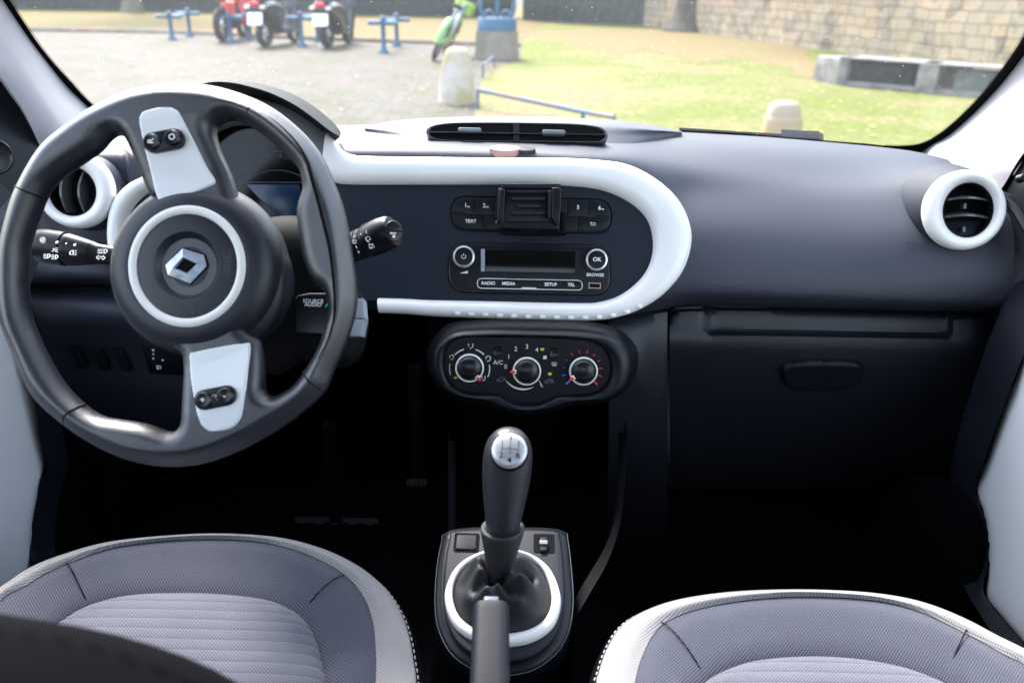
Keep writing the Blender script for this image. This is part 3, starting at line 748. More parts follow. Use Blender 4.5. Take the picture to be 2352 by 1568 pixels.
rp = quadr(FF_, zz([(175,735),(2080,765),(2092,1345),(172,1300)]), 42, .002)
obj('surround', prism(FF_, inset(rp, -.0022), -.002, .0006, .0004), M['matte'], rad)
obj('edge_highlight', band(FF_, ccw(rp), inset(ccw(rp), .0007), [(0,.001),(0,.0030),(.5,.0037),(1,.0034)], True), M['slat'], rad)  # lighter band paints a highlight along the faceplate rim
obj('faceplate', prism(FF_, rp, -.004, .0035, .0018), M['black'], rad)
dsp = FF_.q(zz([(560,800),(1720,825),(1715,1097),(560,1070)]), .0035)
obj('display_frame', prism(FF_, dsp, .003, .0042, .0005), M['padlow'], rad)
obj('display', prism(FF_, FF_.q(zz([(605,805),(1680,828),(1675,1088),(605,1068)]), .0042), .0042, .0047, .0002), M['screen'], rad)
obj('display_side', prism(FF_, FF_.q(zz([(552,800),(598,802),(598,1070),(552,1068)]), .0042), .0040, .0052, .0003), mat('display_edge', (.25,.27,.31), .35, .5), rad)
for (u, v), lab in (((352,895),'P'), ((1925,932),'OK')):
    c = FF_.p(*Z4(u, v), .004); s_ = FF_.sc(1217, 600)
    k = obj('knob', lathe(FF_, c, [(25*s_*.96,.003),(25*s_,.006),(25*s_,.010),(24*s_,.0122),(21*s_,.0128),(20*s_,.0122)], 48), M['satin'], rad)
    obj('knob_cap', lathe(FF_, c, [(20.3*s_,.0118),(19.4*s_,.0135),(10*s_,.0142),(.0003,.0144)], 40), M['black'], k)
    mk = MB()
    if lab == 'OK': mk.add(text(FF_, 'OK', c, .0078, .0146, 0, .02))
    else:
        mk.add(ribbon(FF_, circ(c, .0030, 18, None, R(-225), R(45)), .0007, .0146)); mk.add(ribbon(FF_, [(c[0], c[1]+.0008), (c[0], c[1]+.0040)], .0007, .0146))
    obj('lettering', mk, M['print'], k, smooth=0)
kb = quadr(FF_, zz([(505,1145),(1762,1170),(1765,1295),(503,1272)]), 13, .0045, 8)
kbi = inset(ccw(kb), .0013)
obj('key_frame', band(FF_, ccw(kb), kbi, [(0,.003),(0,.0046),(.3,.0050),(.7,.0050),(1,.0045),(1,.0035)], True), M['satin'], rad)
xsn = [525, 755, 1006, 1258, 1510, 1745]
for i in range(5):
    a, b = xsn[i]+4, xsn[i+1]-4; dy = lambda u: (u-505)*.0195
    q = zz([(a,1160+dy(a)),(b,1160+dy(b)),(b,1248+dy(b)),(a,1248+dy(a))])
    o = obj('key', prism(FF_, quadr(FF_, q, 8 if i in (0, 4) else 1.5, .0045, 5), .003, .0048, .0005), M['black'], rad)
    t = ('RADIO','MEDIA','','SETUP','TEL')[i]
    if t: obj('lettering', MB().add(text(FF_, t, FF_.p(*Z4((a+b)/2, 1206+dy((a+b)/2)), .005), .0062, .0050, 0, .025)), M['print'], o, smooth=0)
obj('key_tab', prism(FF_, FF_.q(zz([(1045,1255),(1205,1258),(1225,1278),(1022,1274)]), .005), .0035, .0054, .0004), M['satin'], rad)
mk = MB().add(text(FF_, 'BROWSE', FF_.p(*Z4(1912, 1110), .0038), .0060, .0038, 0, .025))
w3 = FF_.q(zz([(300,1088),(395,1058),(395,1092)]), .0038); mk.add(([FF_.w(x, y, .0038) for x, y in w3], [(0, 1, 2)]))
obj('lettering', mk, M['print'], rad, smooth=0)
c = FF_.p(*Z4(352, 1197), .0037)
obj('jack_socket', lathe(FF_, c, [(.0042,.003),(.0042,.0040),(.0034,.0042),(.0030,.0034),(.001,.0030)], 24), M['gloss'], rad)
uq = zz([(1835,1200),(1978,1205),(1978,1272),(1835,1268)])
usb = obj('usb_port', band(FF_, ccw(FF_.q(uq, .004)), inset(ccw(FF_.q(uq, .004)), .0010), [(0,.003),(0,.0042),(1,.0042),(1,.003)], True), mat('brass_shell', (.55,.48,.36), .3, .5, metal=.8), rad, 0)
obj('port_hole', prism(FF_, inset(ccw(FF_.q(uq, .004)), .0009), .003, .0037), M['groove'], usb)

# keypad above the radio
kp = thing('button_panel', 'oval black panel of radio preset buttons behind the phone holder', 'button panel', FF_.w(0, .03, 0))
ko = quadr(FF_, zz([(192,172),(2105,212),(2110,612),(188,568)]), 88, .002, 10)
obj('bezel', band(FF_, inset(ccw(ko), -.0015), inset(ccw(ko), .0016), [(0,-.001),(0,.0010),(.25,.0018),(.5,.0006),(.6,-.0010),(1,-.0010)], True), M['black'], kp)
ki = inset(ccw(ko), .0016); 
def clip(poly, f):      # keep the side of a line where f(p) > 0
    out = []
    for i in range(len(poly)):
        a, b = poly[i], poly[(i+1) % len(poly)]; fa, fb = f(a), f(b)
        if fa > 0: out.append(a)
        if (fa > 0) != (fb > 0):
            t = fa/(fa-fb); out.append((a[0]+(b[0]-a[0])*t, a[1]+(b[1]-a[1])*t))
    return out
ml = FF_.p(*Z4(200, 375), .002); mr = FF_.p(*Z4(2100, 410), .002)
def side(p): return (p[1]-ml[1])-(mr[1]-ml[1])/(mr[0]-ml[0])*(p[0]-ml[0])
ups = [150, 470, 712, 1000, 1290, 1585, 1832, 2200]; los = [150, 585, 880, 1160, 1440, 1708, 2200]
def xl(u, v): return FF_.p(*Z4(u, v), .002)[0]
for xs_, sg, vv in ((ups, 1, 290), (los, -1, 490)):
    for i in range(len(xs_)-1):
        a, b = xl(xs_[i], vv), xl(xs_[i+1], vv)
        q = clip(clip(clip(ki, lambda p: sg*side(p)-.0005), lambda p: p[0]-a-.0004), lambda p: b-.0004-p[0])
        if len(q) < 3: continue
        q2 = [q[0]]
        for p in q[1:]:
            if math.dist(p, q2[-1]) > 1e-4: q2.append(p)
        if math.dist(q2[0], q2[-1]) < 1e-4: q2.pop()
        k = obj('button', prism(FF_, q2, -.001, .0024, .0006, 2), M['black'], kp)
        cx_ = (min(p[0] for p in q2)+max(p[0] for p in q2))/2; cy_ = (min(p[1] for p in q2)+max(p[1] for p in q2))/2
        t = (['1','2','3','','4','5','6'] if sg > 0 else ['TEXT','i','','','',''])[i]
        mk = MB()
        if t in '123456' and t: mk.add(text(FF_, t, (cx_+(.004 if t == '1' else 0), cy_), .0080, .0027, 0, .015)); 
        elif t: mk.add(text(FF_, t, (cx_+(.0045 if t == 'TEXT' else 0), cy_), .0064, .0027, 0, .02))
        if t in ('1', '2'): mk.add(text(FF_, 'm', (cx_+(.008 if t == '1' else .0045), cy_-.0015), .0045, .0027, 0, .02))
        if t == '6': mk.add(text(FF_, 'm', (cx_+.0045, cy_-.0015), .0045, .0027, 0, .02))
        if sg < 0 and i == 5:
            cx0 = cx_-.002
            mk.add(ribbon(FF_, [(cx0-.003, cy_-.002), (cx0+.003, cy_-.002), (cx0+.0038, cy_-.0005), (cx0+.003, cy_+.001), (cx0-.003, cy_+.001)], .0007, .0027)); mk.add(([FF_.w(cx0-.0042, cy_+.001, .0027), FF_.w(cx0-.0020, cy_+.0028, .0027), FF_.w(cx0-.0020, cy_-.0006, .0027)], [(0, 1, 2)]))
        if mk.v: obj('lettering', mk, M['print'], k, smooth=0)
obj('divider_bar', prism(FF_, quadr(FF_, zz([(375,365),(1915,400),(1915,425),(375,392)]), 1.2, .003), -.001, .0032, .0006), M['padlow'], kp)

# ================================================================== PHONE HOLDER
ph = thing('phone_holder', 'black clamp phone holder mounted in front of the radio presets', 'phone holder', FF_.w(0, .04, .03))
H = .030
def hp(l, h=H): return FF_.q(zz(l), h)
obj('stem', prism(FF_, hp([(1000,250),(1250,250),(1250,640),(1000,640)], .01), .0025, H-.012, .002), M['black'], ph)
obj('foot', prism(FF_, quadr(FF_, zz([(770,575),(1570,600),(1570,640),(790,625)]), 4, H-.004), H-.014, H-.003, .002), M['matte'], ph)
back = obj('cradle', prism(FF_, quadr(FF_, zz([(793,40),(1500,35),(1480,575),(765,560)]), 2.5, H), H-.008, H+.003, .0015), M['black'], ph)
obj('top_lip', prism(FF_, quadr(FF_, zz([(793,22),(1475,22),(1520,45),(1510,85),(800,75)]), 2, H+.006), H-.008, H+.007, .0012), M['padlow'], ph)
for (a, b, c_) in ((855,1385,122),(912,1335,210),(972,1262,297),(908,1325,382),(850,1385,465)):
    obj('rib', prism(FF_, quadr(FF_, zz([(a,c_-22),(b,c_-22),(b,c_+24),(a,c_+24)]), 4.5, H+.004), H+.002, H+.0065, .0018), M['padlow'], back)
jl = obj('jaw', prism(FF_, quadr(FF_, zz([(757,75),(800,78),(838,98),(838,150),(822,480),(800,512),(745,470)]), 2, H+.012), H-.004, H+.013, .0015), M['black'], ph)
obj('grip', prism(FF_, quadr(FF_, zz([(770,95),(800,98),(785,455),(752,450)]), 1.5, H+.0145), H+.010, H+.0155, .001), M['padlow'], jl)
jr = obj('jaw', prism(FF_, quadr(FF_, zz([(1393,72),(1470,68),(1512,95),(1500,345),(1490,500),(1460,520),(1395,440)]), 2, H+.012), H-.004, H+.013, .0015), M['black'], ph)
obj('grip', prism(FF_, quadr(FF_, zz([(1352,105),(1392,100),(1385,440),(1350,438)]), 1.5, H+.0145), H+.004, H+.0125, .001), M['padlow'], jr)
obj('arm', prism(FF_, quadr(FF_, zz([(1500,345),(1560,350),(1578,380),(1572,625),(1500,632),(1505,500)]), 3, H), H-.012, H+.002, .002), M['matte'], ph)

# ================================================================== HEATER PANEL
def Z5(u, v): return ((1100+u/4.704)*.90741, (820+v/4.704)*.90741)
HVF = Fr(at(1210, 850, 1.10), (0, -math.cos(R(16)), math.sin(R(16))))
hv = thing('heater_panel', 'black heater control panel with three white ringed dials', 'heater controls', HVF.w(0, 0, -.03))
def z5(l): return [Z5(*p) for p in l]
ho = spline(HVF.q([(985,850),(992,800),(1030,762),(1100,752),(1220,752),(1350,757),(1420,775),(1458,820),(1452,880),(1420,918),(1370,932),(1310,938),(1265,950),(1210,957),(1150,950),(1105,932),(1050,922),(1008,898)]), 120, True)
hi = spline(HVF.q(z5([(128,470),(150,300),(240,205),(380,168),(700,165),(1200,172),(1700,195),(1880,225),(2020,310),(2090,470),(2075,640),(1990,770),(1850,828),(1600,845),(1450,860),(1350,905),(1250,940),(1120,955),(980,940),(880,900),(780,845),(600,830),(400,810),(240,740),(160,620)]), .0), 160, True)
A = ccw(ho); B = ccw(hi)
def rs(p, n): return spline(p, n, True)
A = rs(A, 160); 
# align start points
def align(A, B):
    cA = np.mean(A, 0); out = []
    for b in B:
        out.append(b)
    angA = [math.atan2(a[1]-cA[1], (a[0]-cA[0])*.45) for a in A]; res = []
    for b in B:
        t = math.atan2(b[1]-cA[1], (b[0]-cA[0])*.45); j = min(range(len(A)), key=lambda i: abs(((angA[i]-t+math.pi) % (2*math.pi))-math.pi)); res.append(A[j])
    return res
A3 = rs(ho, 900); A2 = align(A3, B)
obj('housing', band(HVF, A2, B, [(-.35,-.055),(-.12,-.030),(0,-.014),(.18,-.003),(.4,.004),(.62,.0065),(.82,.0045),(.94,.0005),(1,-.004),(1,-.008)], True), M['black'], hv, 60)
obj('panel', prism(HVF, inset(ccw(B), -.001), -.010, -.0045), M['black'], hv)
h0 = -.0043; s5 = HVF.sc(1210, 850)
def dial(name, c, point, r=32.3):
    c = HVF.p(*Z5(*c), .006)
    k = obj('dial', lathe(HVF, c, [(33*s5,h0-.001),(32.5*s5,.004),(31*s5,.0075),(29*s5,.0085)], 48), M['black'], hv)
    obj('ring', lathe(HVF, c, [(32.4*s5,.004),(32.6*s5,.0078),(31.8*s5,.0090),(30.3*s5,.0094),(28.8*s5,.0088),(28.2*s5,.0075)], 64, cap=False), M['whiteband'], k)
    obj('cap', lathe(HVF, c, [(28.2*s5,.0070),(27.2*s5,.0090),(20*s5,.0125),(10*s5,.0140),(.0003,.0143)], 48), M['gloss'], k)
    a = R(point); d = (math.cos(a), math.sin(a)); o_ = (c[0]+d[0]*29.5*s5, c[1]+d[1]*29.5*s5)
    obj('pointer_seat', lathe(HVF, (o_[0]-d[0]*3.2*s5, o_[1]-d[1]*3.2*s5), [(5.6*s5,.008),(5.4*s5,.0104),(4*s5,.0108),(.0002,.0109)], 20), M['whiteband'], k)
    p0 = (o_[0]-d[0]*3*s5, o_[1]-d[1]*3*s5); p1 = (o_[0]+d[0]*8*s5, o_[1]+d[1]*8*s5)
    obj('pointer', prism(HVF, [(p0[0]-d[1]*2.6*s5, p0[1]+d[0]*2.6*s5), (p0[0]+d[1]*2.6*s5, p0[1]-d[0]*2.6*s5), (p1[0]+d[1]*2.8*s5, p1[1]-d[0]*2.8*s5), (p1[0]-d[1]*2.8*s5, p1[1]+d[0]*2.8*s5)], .010, .0120, .0005), M['red'], k)
    return c
cA = dial('d', (417,522), -47); cB = dial('d', (1098,560), 182); cC = dial('d', (1772,560), 213)
hh = h0+.0004
def tx(t, u, v, sz, m=None, b=.01): return text(HVF, t, HVF.p(*Z5(u, v), hh), sz, hh, 0, b)
mk = MB()
for t, u, v in (('0',847,508),('1',883,392),('2',968,297),('3',1100,270),('4',1218,308)): mk.add(tx(t, u, v, .0085))
mk.add(tx('A/C', 757, 458, .0078))
def arc5(u, v, r, a0, a1, w, n=24): 
    c = HVF.p(*Z5(u, v), hh); return ribbon(HVF, circ(c, r*s5, n, None, R(a0), R(a1)), [w*s5*(.35+.65*math.sin(math.pi*min(1, (i+1)/n))) if w < 0 else w*s5 for i in range(n)], hh)
for a0, a1, w in ((107,137,2.8),(45,73,2.8),(-24,12,2.2),(168,200,2.0)): mk.add(arc5(417,528,46,a0,a1,w))
nB = 26; cBB = HVF.p(*Z5(1090,560), hh)
mk.add(ribbon(HVF, circ(HVF.p(*Z5(1060,520), hh), 50*s5, nB, None, R(-142), R(-62)), [s5*(.6+3.4*math.sin(math.pi*(i+.5)/nB)) for i in range(nB)], hh))
mk.add(ribbon(HVF, HVF.q(z5([(1240,668),(1290,750)]), hh), 1.1*s5, hh)); mk.add(ribbon(HVF, HVF.q(z5([(1255,700),(1272,748)]), hh), .9*s5, hh))
def seat_icon(u, v, k=1):
    l = [(-18,-22),(-10,8),(-28,16)]; return [ribbon(HVF, HVF.q(z5([(u+28*k,v-18),(u+16*k,v+10),(u-4*k,v+14),(u-14*k,v+22)]), hh), 1.7*s5, hh), ribbon(HVF, circ(HVF.p(*Z5(u+26*k, v-26), hh), 1.2*s5, 8), 1.6*s5, hh), ribbon(HVF, HVF.q(z5([(u-28*k,v-36),(u-26*k,v-4)]), hh), 1.6*s5, hh)]
mk.add(*seat_icon(432,270)); mk.add(*seat_icon(640,425)); mk.add(*seat_icon(585,655, .7)); mk.add(*seat_icon(205,405,.9))
mk.add(ribbon(HVF, circ(HVF.p(*Z5(640,405), hh), 5*s5, 12, None, R(0), R(170)), 1.8*s5, hh))
for i in range(4):
    a = R(45+90*i); c = HVF.p(*Z5(1315+14*math.cos(a), 397-14*math.sin(a)), hh); mk.add(ribbon(HVF, circ(c, 1.2*s5, 9), 2.4*s5, hh))
mk.add(ribbon(HVF, HVF.q(z5([(1398,457),(1455,460),(1452,493),(1398,490),(1398,457)]), hh), 1.1*s5, hh))
for u in (1415,1427,1439): mk.add(ribbon(HVF, HVF.q(z5([(u,466),(u,500)]), hh), .9*s5, hh))
obj('lettering', mk, M['print'], hv, smooth=0)
def car_icon(u, v, cross=False):
    o = [ribbon(HVF, HVF.q(z5([(u-55,v+18),(u-58,v+2),(u-30,v-4),(u-5,v-26),(u+40,v-30)]), hh), .9*s5, hh), ribbon(HVF, circ(HVF.p(*Z5(u-30, v+16), hh), 2.4*s5, 10), 1.*s5, hh), ribbon(HVF, HVF.q(z5([(u-15,v+18),(u+20,v+20)]), hh), 1.*s5, hh),
         ribbon(HVF, HVF.q(z5([(u+60,v),(u+20,v+2),(u+14,v-8),(u+24,v-14),(u+44,v-14)]), hh), .9*s5, hh)]
    if cross: o.append(ribbon(HVF, HVF.q(z5([(u-30,v-20),(u+50,v+16)]), hh), 1.2*s5, hh))
    return o
obj('lettering', MB().add(*car_icon(795, 660), *car_icon(1365, 680, True)), M['printdim'], hv, smooth=0)
def screen_icon(u, v, k=1): return [prism(HVF, HVF.q(z5([(u-26*k,v-14*k),(u,v-20*k),(u+28*k,v-14*k),(u+20*k,v+8*k),(u,v+16*k),(u-18*k,v+8*k)]), hh), h0, hh)]
obj('lettering', MB().add(*screen_icon(1282,304), *screen_icon(1373,596), *screen_icon(250,640,.9), *screen_icon(212,374,.7)), M['yellow'], hv, smooth=0)
reds = MB(); blues = MB()
for i, a in enumerate(range(0, 1)): pass
for (u, v, w, L) in ((1570,430,1.6,6),(1637,362,2,7),(1722,328,2,7.5),(1818,328,2,7.5),(1898,368,2,7.5),(1958,438,2,7.5),(1978,527,2,8),(1972,618,2.6,9),(1920,702,4,11)):
    c = HVF.p(*Z5(u, v), hh); d = Vector((c[0]-cC[0], c[1]-cC[1])).normalized(); reds.add(ribbon(HVF, [(c[0]-d.x*L*s5/2, c[1]-d.y*L*s5/2), (c[0]+d.x*L*s5/2, c[1]+d.y*L*s5/2)], w*s5, hh))
for (u, v, w, L) in ((1541,516,1.6,6),(1541,608,2.4,8),(1585,696,3.8,11)):
    c = HVF.p(*Z5(u, v), hh); d = Vector((c[0]-cC[0], c[1]-cC[1])).normalized(); blues.add(ribbon(HVF, [(c[0]-d.x*L*s5/2, c[1]-d.y*L*s5/2), (c[0]+d.x*L*s5/2, c[1]+d.y*L*s5/2)], w*s5, hh))
obj('lettering', reds, M['red'], hv, smooth=0); obj('lettering', blues, M['blue'], hv, smooth=0)
for u, v in ((760,333),(1432,352)):
    c = HVF.p(*Z5(u, v), 0); obj('button', lathe(HVF, c, [(12.5*s5,h0),(12.3*s5,-.0015),(11*s5,-.0006),(9*s5,-.0012),(.0002,-.0014)], 32), M['gloss'], hv)

# ================================================================== CENTRE CONSOLE, GEAR LEVER
GN = (0, -math.sin(R(17)), math.cos(R(17)))
GFr = Fr(at(1157, 1370, .905), GN)
con = thing('centre_console', 'low black centre console with white oval ring around the gear gaiter', 'centre console', GFr.w(0, 0, -.15))
po = spline(GFr.q([(1040,1220),(1100,1214),(1200,1214),(1278,1218),(1288,1235),(1295,1300),(1298,1370),(1288,1430),(1262,1475),(1215,1508),(1157,1518),(1100,1508),(1052,1475),(1026,1425),(1018,1370),(1022,1290),(1032,1235)]), 120, True)
obj('plate', prism(GFr, po, -.012, 0, .003), M['padlow'], con)
edge = inset(ccw(po), -.010)
obj('body', MB().add(band(GFr, inset(ccw(po), -.0105), inset(ccw(po), .004), [(-.9,-.20),(-.35,-.13),(0,-.04),(.05,-.012),(.3,-.006),(1,-.006)], True)), M['black'], con, 60)
def edge_strip(l, dx, dt):
    A_ = [at(*p) for p in spline(l, 50)]; B_ = [at(x+dx, y+2, t+dt) for x, y, t in spline(l, 50)]; C_ = [at(x+dx*1.3, y+4, t+dt*4) for x, y, t in spline(l, 50)]
    mid_ = [p*.5+q*.5+(CAM-p).normalized()*.002 for p, q in zip(A_, B_)]
    obj('side_edge', grid([[p+Vector((-.0, .03, 0)) for p in A_], A_, mid_, B_, C_]), M['matte'], con, 60)
edge_strip([(1440,990,1.14),(1437,1090,1.10),(1425,1200,1.06),(1395,1290,1.0),(1350,1370,.95),(1325,1420,.92),(1318,1500,.90),(1320,1600,.86)], -15, .02)
edge_strip([(1028,1010,1.15),(1030,1090,1.10),(1030,1225,1.04)], 13, .02)
ctr = GFr.p(1155, 1369); sG = GFr.sc(1155, 1369)
ro_ = spline(GFr.q([(1155,1261),(1215,1272),(1262,1305),(1287,1362),(1284,1410),(1262,1447),(1215,1474),(1155,1482),(1098,1473),(1050,1444),(1026,1400),(1023,1352),(1048,1302),(1095,1272)], .003), 100, True)
ri_ = spline(GFr.q([(1155,1267),(1210,1278),(1248,1310),(1266,1360),(1262,1400),(1240,1430),(1205,1447),(1155,1454),(1105,1446),(1065,1425),(1045,1392),(1041,1350),(1060,1308),(1103,1278)], .005), 100, True)
obj('ring', band(GFr, ccw(ro_), ccw(ri_), [(0,-.002),(0,.002),(.12,.0055),(.35,.0075),(.7,.0080),(.92,.0065),(1,.003),(1,-.003)], True), M['whiteband'], con, 60)
obj('trim_line', tube([GFr.w(x, y, -.0105) for x, y in inset(ccw(po), -.0095)], .0003, 4, True), M['printdim'], con)
obj('blank_key', prism(GFr, rr(GFr, 1050, 1226, 1092, 1262, 4, .002), 0, .0022, .0008), M['padlow'], con)
obj('key_recess', prism(GFr, rr(GFr, 1045, 1220, 1098, 1266, 5, .002), -.002, .0008), M['groove'], con)
sr_ = obj('switch_recess', prism(GFr, rr(GFr, 1228, 1222, 1272, 1268, 4, .002), -.002, .0008), M['groove'], con)
obj('rocker', prism(GFr, rr(GFr, 1241, 1232, 1256, 1266, 2, .003), 0, .004, .001), M['padlow'], sr_)
obj('rocker_step', prism(GFr, rr(GFr, 1240, 1240, 1257, 1250, 2, .005), .004, .0062, .0006), mat('rocker_grey', (.16,.18,.2), .3, .5), sr_)

gl = thing('gear_lever', 'tall black gear lever with silver shift pattern disc and leather gaiter', 'gear lever', GFr.w(*ctr, 0))
KB = at(1154, 1216, .868); KT = at(1170, 1003, .832)
ax = (KT-KB).normalized(); GL = (KT-KB).length
LF = Fr(KB, ax, (1, 0, 0))
pr = [(.0,-.004),(.0150,-.004),(.0165,.0),(.0185,.10),(.0215,.30),(.0240,.50),(.0250,.66),(.0250,.78),(.0238,.88),(.0205,.965),(.0150,1.03),(.0085,1.066),(.0005,1.08)]
pr2 = spline([(r, h*GL if h > 0.01 or h < -.01 else h) for r, h in pr], 50)
kn = obj('knob', lathe(LF, (0, 0), pr2, 56), mat('knob_leather', (.022,.024,.030), .38, .5, bump=('grain', 420, .5, .0006)), gl, 60)
cn = (-_f*.84+_up*.32+_rt*0.0).normalized()
CP = at(1170, 1034, .8085)
KF2 = Fr(CP, cn); cs2 = KF2.sc(1170, 1034); c0 = KF2.p(1170, 1034)
cap = obj('shift_disc', lathe(KF2, c0, [(42*cs2,-.012),(41.5*cs2,-.0008),(40*cs2,.0012),(33*cs2,.0026),(20*cs2,.0040),(8*cs2,.0046),(.0003,.0047)], 56), mat('shift_silver', (.45,.47,.50), .32, .5, metal=.5), kn, 60)
obj('disc_rim', lathe(KF2, c0, [(43.4*cs2,-.010),(43.4*cs2,-.0012),(42.4*cs2,-.0004),(41.2*cs2,-.0008)], 56, cap=False), M['groove'], kn)
mk = MB(); kh = .0054
def kt(t, u, v, sz=.0078): return text(KF2, t, KF2.p(u, v, kh), sz, kh, 0, .01)
mk.add(kt('1',1154,1015,.006), kt('3',1173,1006,.006), kt('5',1192,1018,.006), kt('2',1151,1045), kt('4',1170,1057,.0088), kt('R',1190,1047))
for l in ([(1154,1020),(1152,1037)],[(1173,1012),(1171,1043)],[(1192,1023),(1190,1038)],[(1153,1030),(1172,1029),(1191,1032)]): mk.add(ribbon(KF2, KF2.q(l, kh), .0006, kh))
obj('lettering', mk, M['gloss'], cap, smooth=0)
# gaiter
GAc = KB-ax*.005
rows_ = []
base_in = ri_ if area(ri_) > 0 else ri_[::-1]
nb = 144; bi = spline(base_in, nb, True)
cb = np.mean(bi, 0)
angs = [math.atan2(p[1]-cb[1], p[0]-cb[0]) for p in bi]
top_c = KB+ax*.002
neck = GFr.w(ctr[0]-.008, ctr[1]-.006, .016)
for j in range(46):
    t = j/45; row = []
    for i, a in enumerate(angs):
        if t < .08:          # rolled collar
            q = t/.08; r_ = .0170+.0062*math.sin(math.pi*q*.75); c_ = top_c+ax*(.004*math.sin(math.pi*q)-.006*q)
            P = c_+_rt*math.cos(a)*r_+(ax.cross(_rt)).normalized()*-math.sin(a)*-r_
        else:
            q = (t-.08)/.92
            c_ = top_c-ax*.006; 
            # neck narrows, then the skirt spreads
            if q < .45:
                k_ = q/.45; r_ = .0222*(1-k_)+.0050*k_; cc_ = c_*(1-k_)+neck*k_
                fold = 1+(.30*k_)*math.cos(3*a+.6)
                P = cc_+_rt*math.cos(a)*r_*fold+GFr.y*math.sin(a)*r_*fold
            else:
                k_ = (q-.45)/.55; kk = k_*k_*(3-2*k_)
                r0v = Vector((math.cos(a), math.sin(a)))*.0050*(1+.30*math.cos(3*a+.6)); 
                bx, by = bi[i]; nx_, ny_ = ctr[0]-.008, ctr[1]-.006
                x_ = (nx_+r0v.x)*(1-k_)+bx*k_; y_ = (ny_+r0v.y)*(1-k_)+by*k_
                h_ = .014*(1-kk)+.034*math.sin(math.pi*min(1, k_)**.62)
                env = math.sin(math.pi*min(1, k_*1.05))
                h_ += env*(.0085*math.sin(4*a+5.5*k_+.8)+.0045*math.sin(7*a-6*k_))
                h_ -= env*.020*math.exp(-((a-.45)/.35)**2-((k_-.45)/.22)**2)
                h_ += env*.012*math.exp(-((a+.75-.5*k_)/.22)**2)
                P = GFr.w(x_, y_, h_+.002)
        row.append(P)
    rows_.append(row)
gm = mat('gaiter_leather', (.020,.020,.024), .58, .4, bump=('dots', 800, .5, .0003))
obj('gaiter', grid(rows_, True), gm, gl, 80)
obj('collar_insert', lathe(LF, (0, 0), [(.0195,-.006),(.0195,.000),(.0172,.0015),(.0165,.0)], 40), M['gloss'], gl)

# ================================================================== HANDBRAKE
P0 = at(1128, 1396, .775); P1 = at(1124, 1640, .70)
hax = (P0-P1).normalized(); HFr = Fr(P1-hax*.05, hax, (1, 0, 0)); HL = (P0-P1).length+.05
hb = thing('handbrake_lever', 'dark grey textured handbrake lever raised in front of the gear gaiter', 'handbrake', HFr.w(0, 0, 0))
V = []; F = []; n = 40
secs = [(h*HL, k) for h, k in [(i/20, 1+.06*(1-i/20)) for i in range(20)]]+[(HL*.985, 1.0), (HL*.995, .985), (HL, .95)]
for h, k in secs:
    for i in range(n):
        a = 2*math.pi*i/n; ca, sa = math.cos(a), math.sin(a)
        x = abs(ca)**.5*math.copysign(1, ca)*.0168*k; y = abs(sa)**.62*math.copysign(1, sa)*.0150*k
        V.append(HFr.w(x, y, h))
for j in range(len(secs)-1):
    for i in range(n): F.append((j*n+i, j*n+(i+1) % n, (j+1)*n+(i+1) % n, (j+1)*n+i))
F.append(tuple(range((len(secs)-1)*n, len(secs)*n))); F.append(tuple(range(n-1, -1, -1)))
obj('grip', (V, F), mat('grip_plastic', (.006,.008,.014), .5, .28, bump=('grain', 1000, .5, .0003)), hb, 50)
obj('release_button', MB().add(prism(Fr(P0, hax, (1, 0, 0)), rrect(0, -.001, .0145, .012, .002), -.002, .009, .0015)), M['satin'] if False else mat('button_grey', (.09,.11,.16), .25, .5), hb)
obj('button_collar', MB().add(prism(Fr(P0, hax, (1, 0, 0)), rrect(0, -.001, .0185, .015, .003), -.003, .0012, .0008)), M['black'], hb)
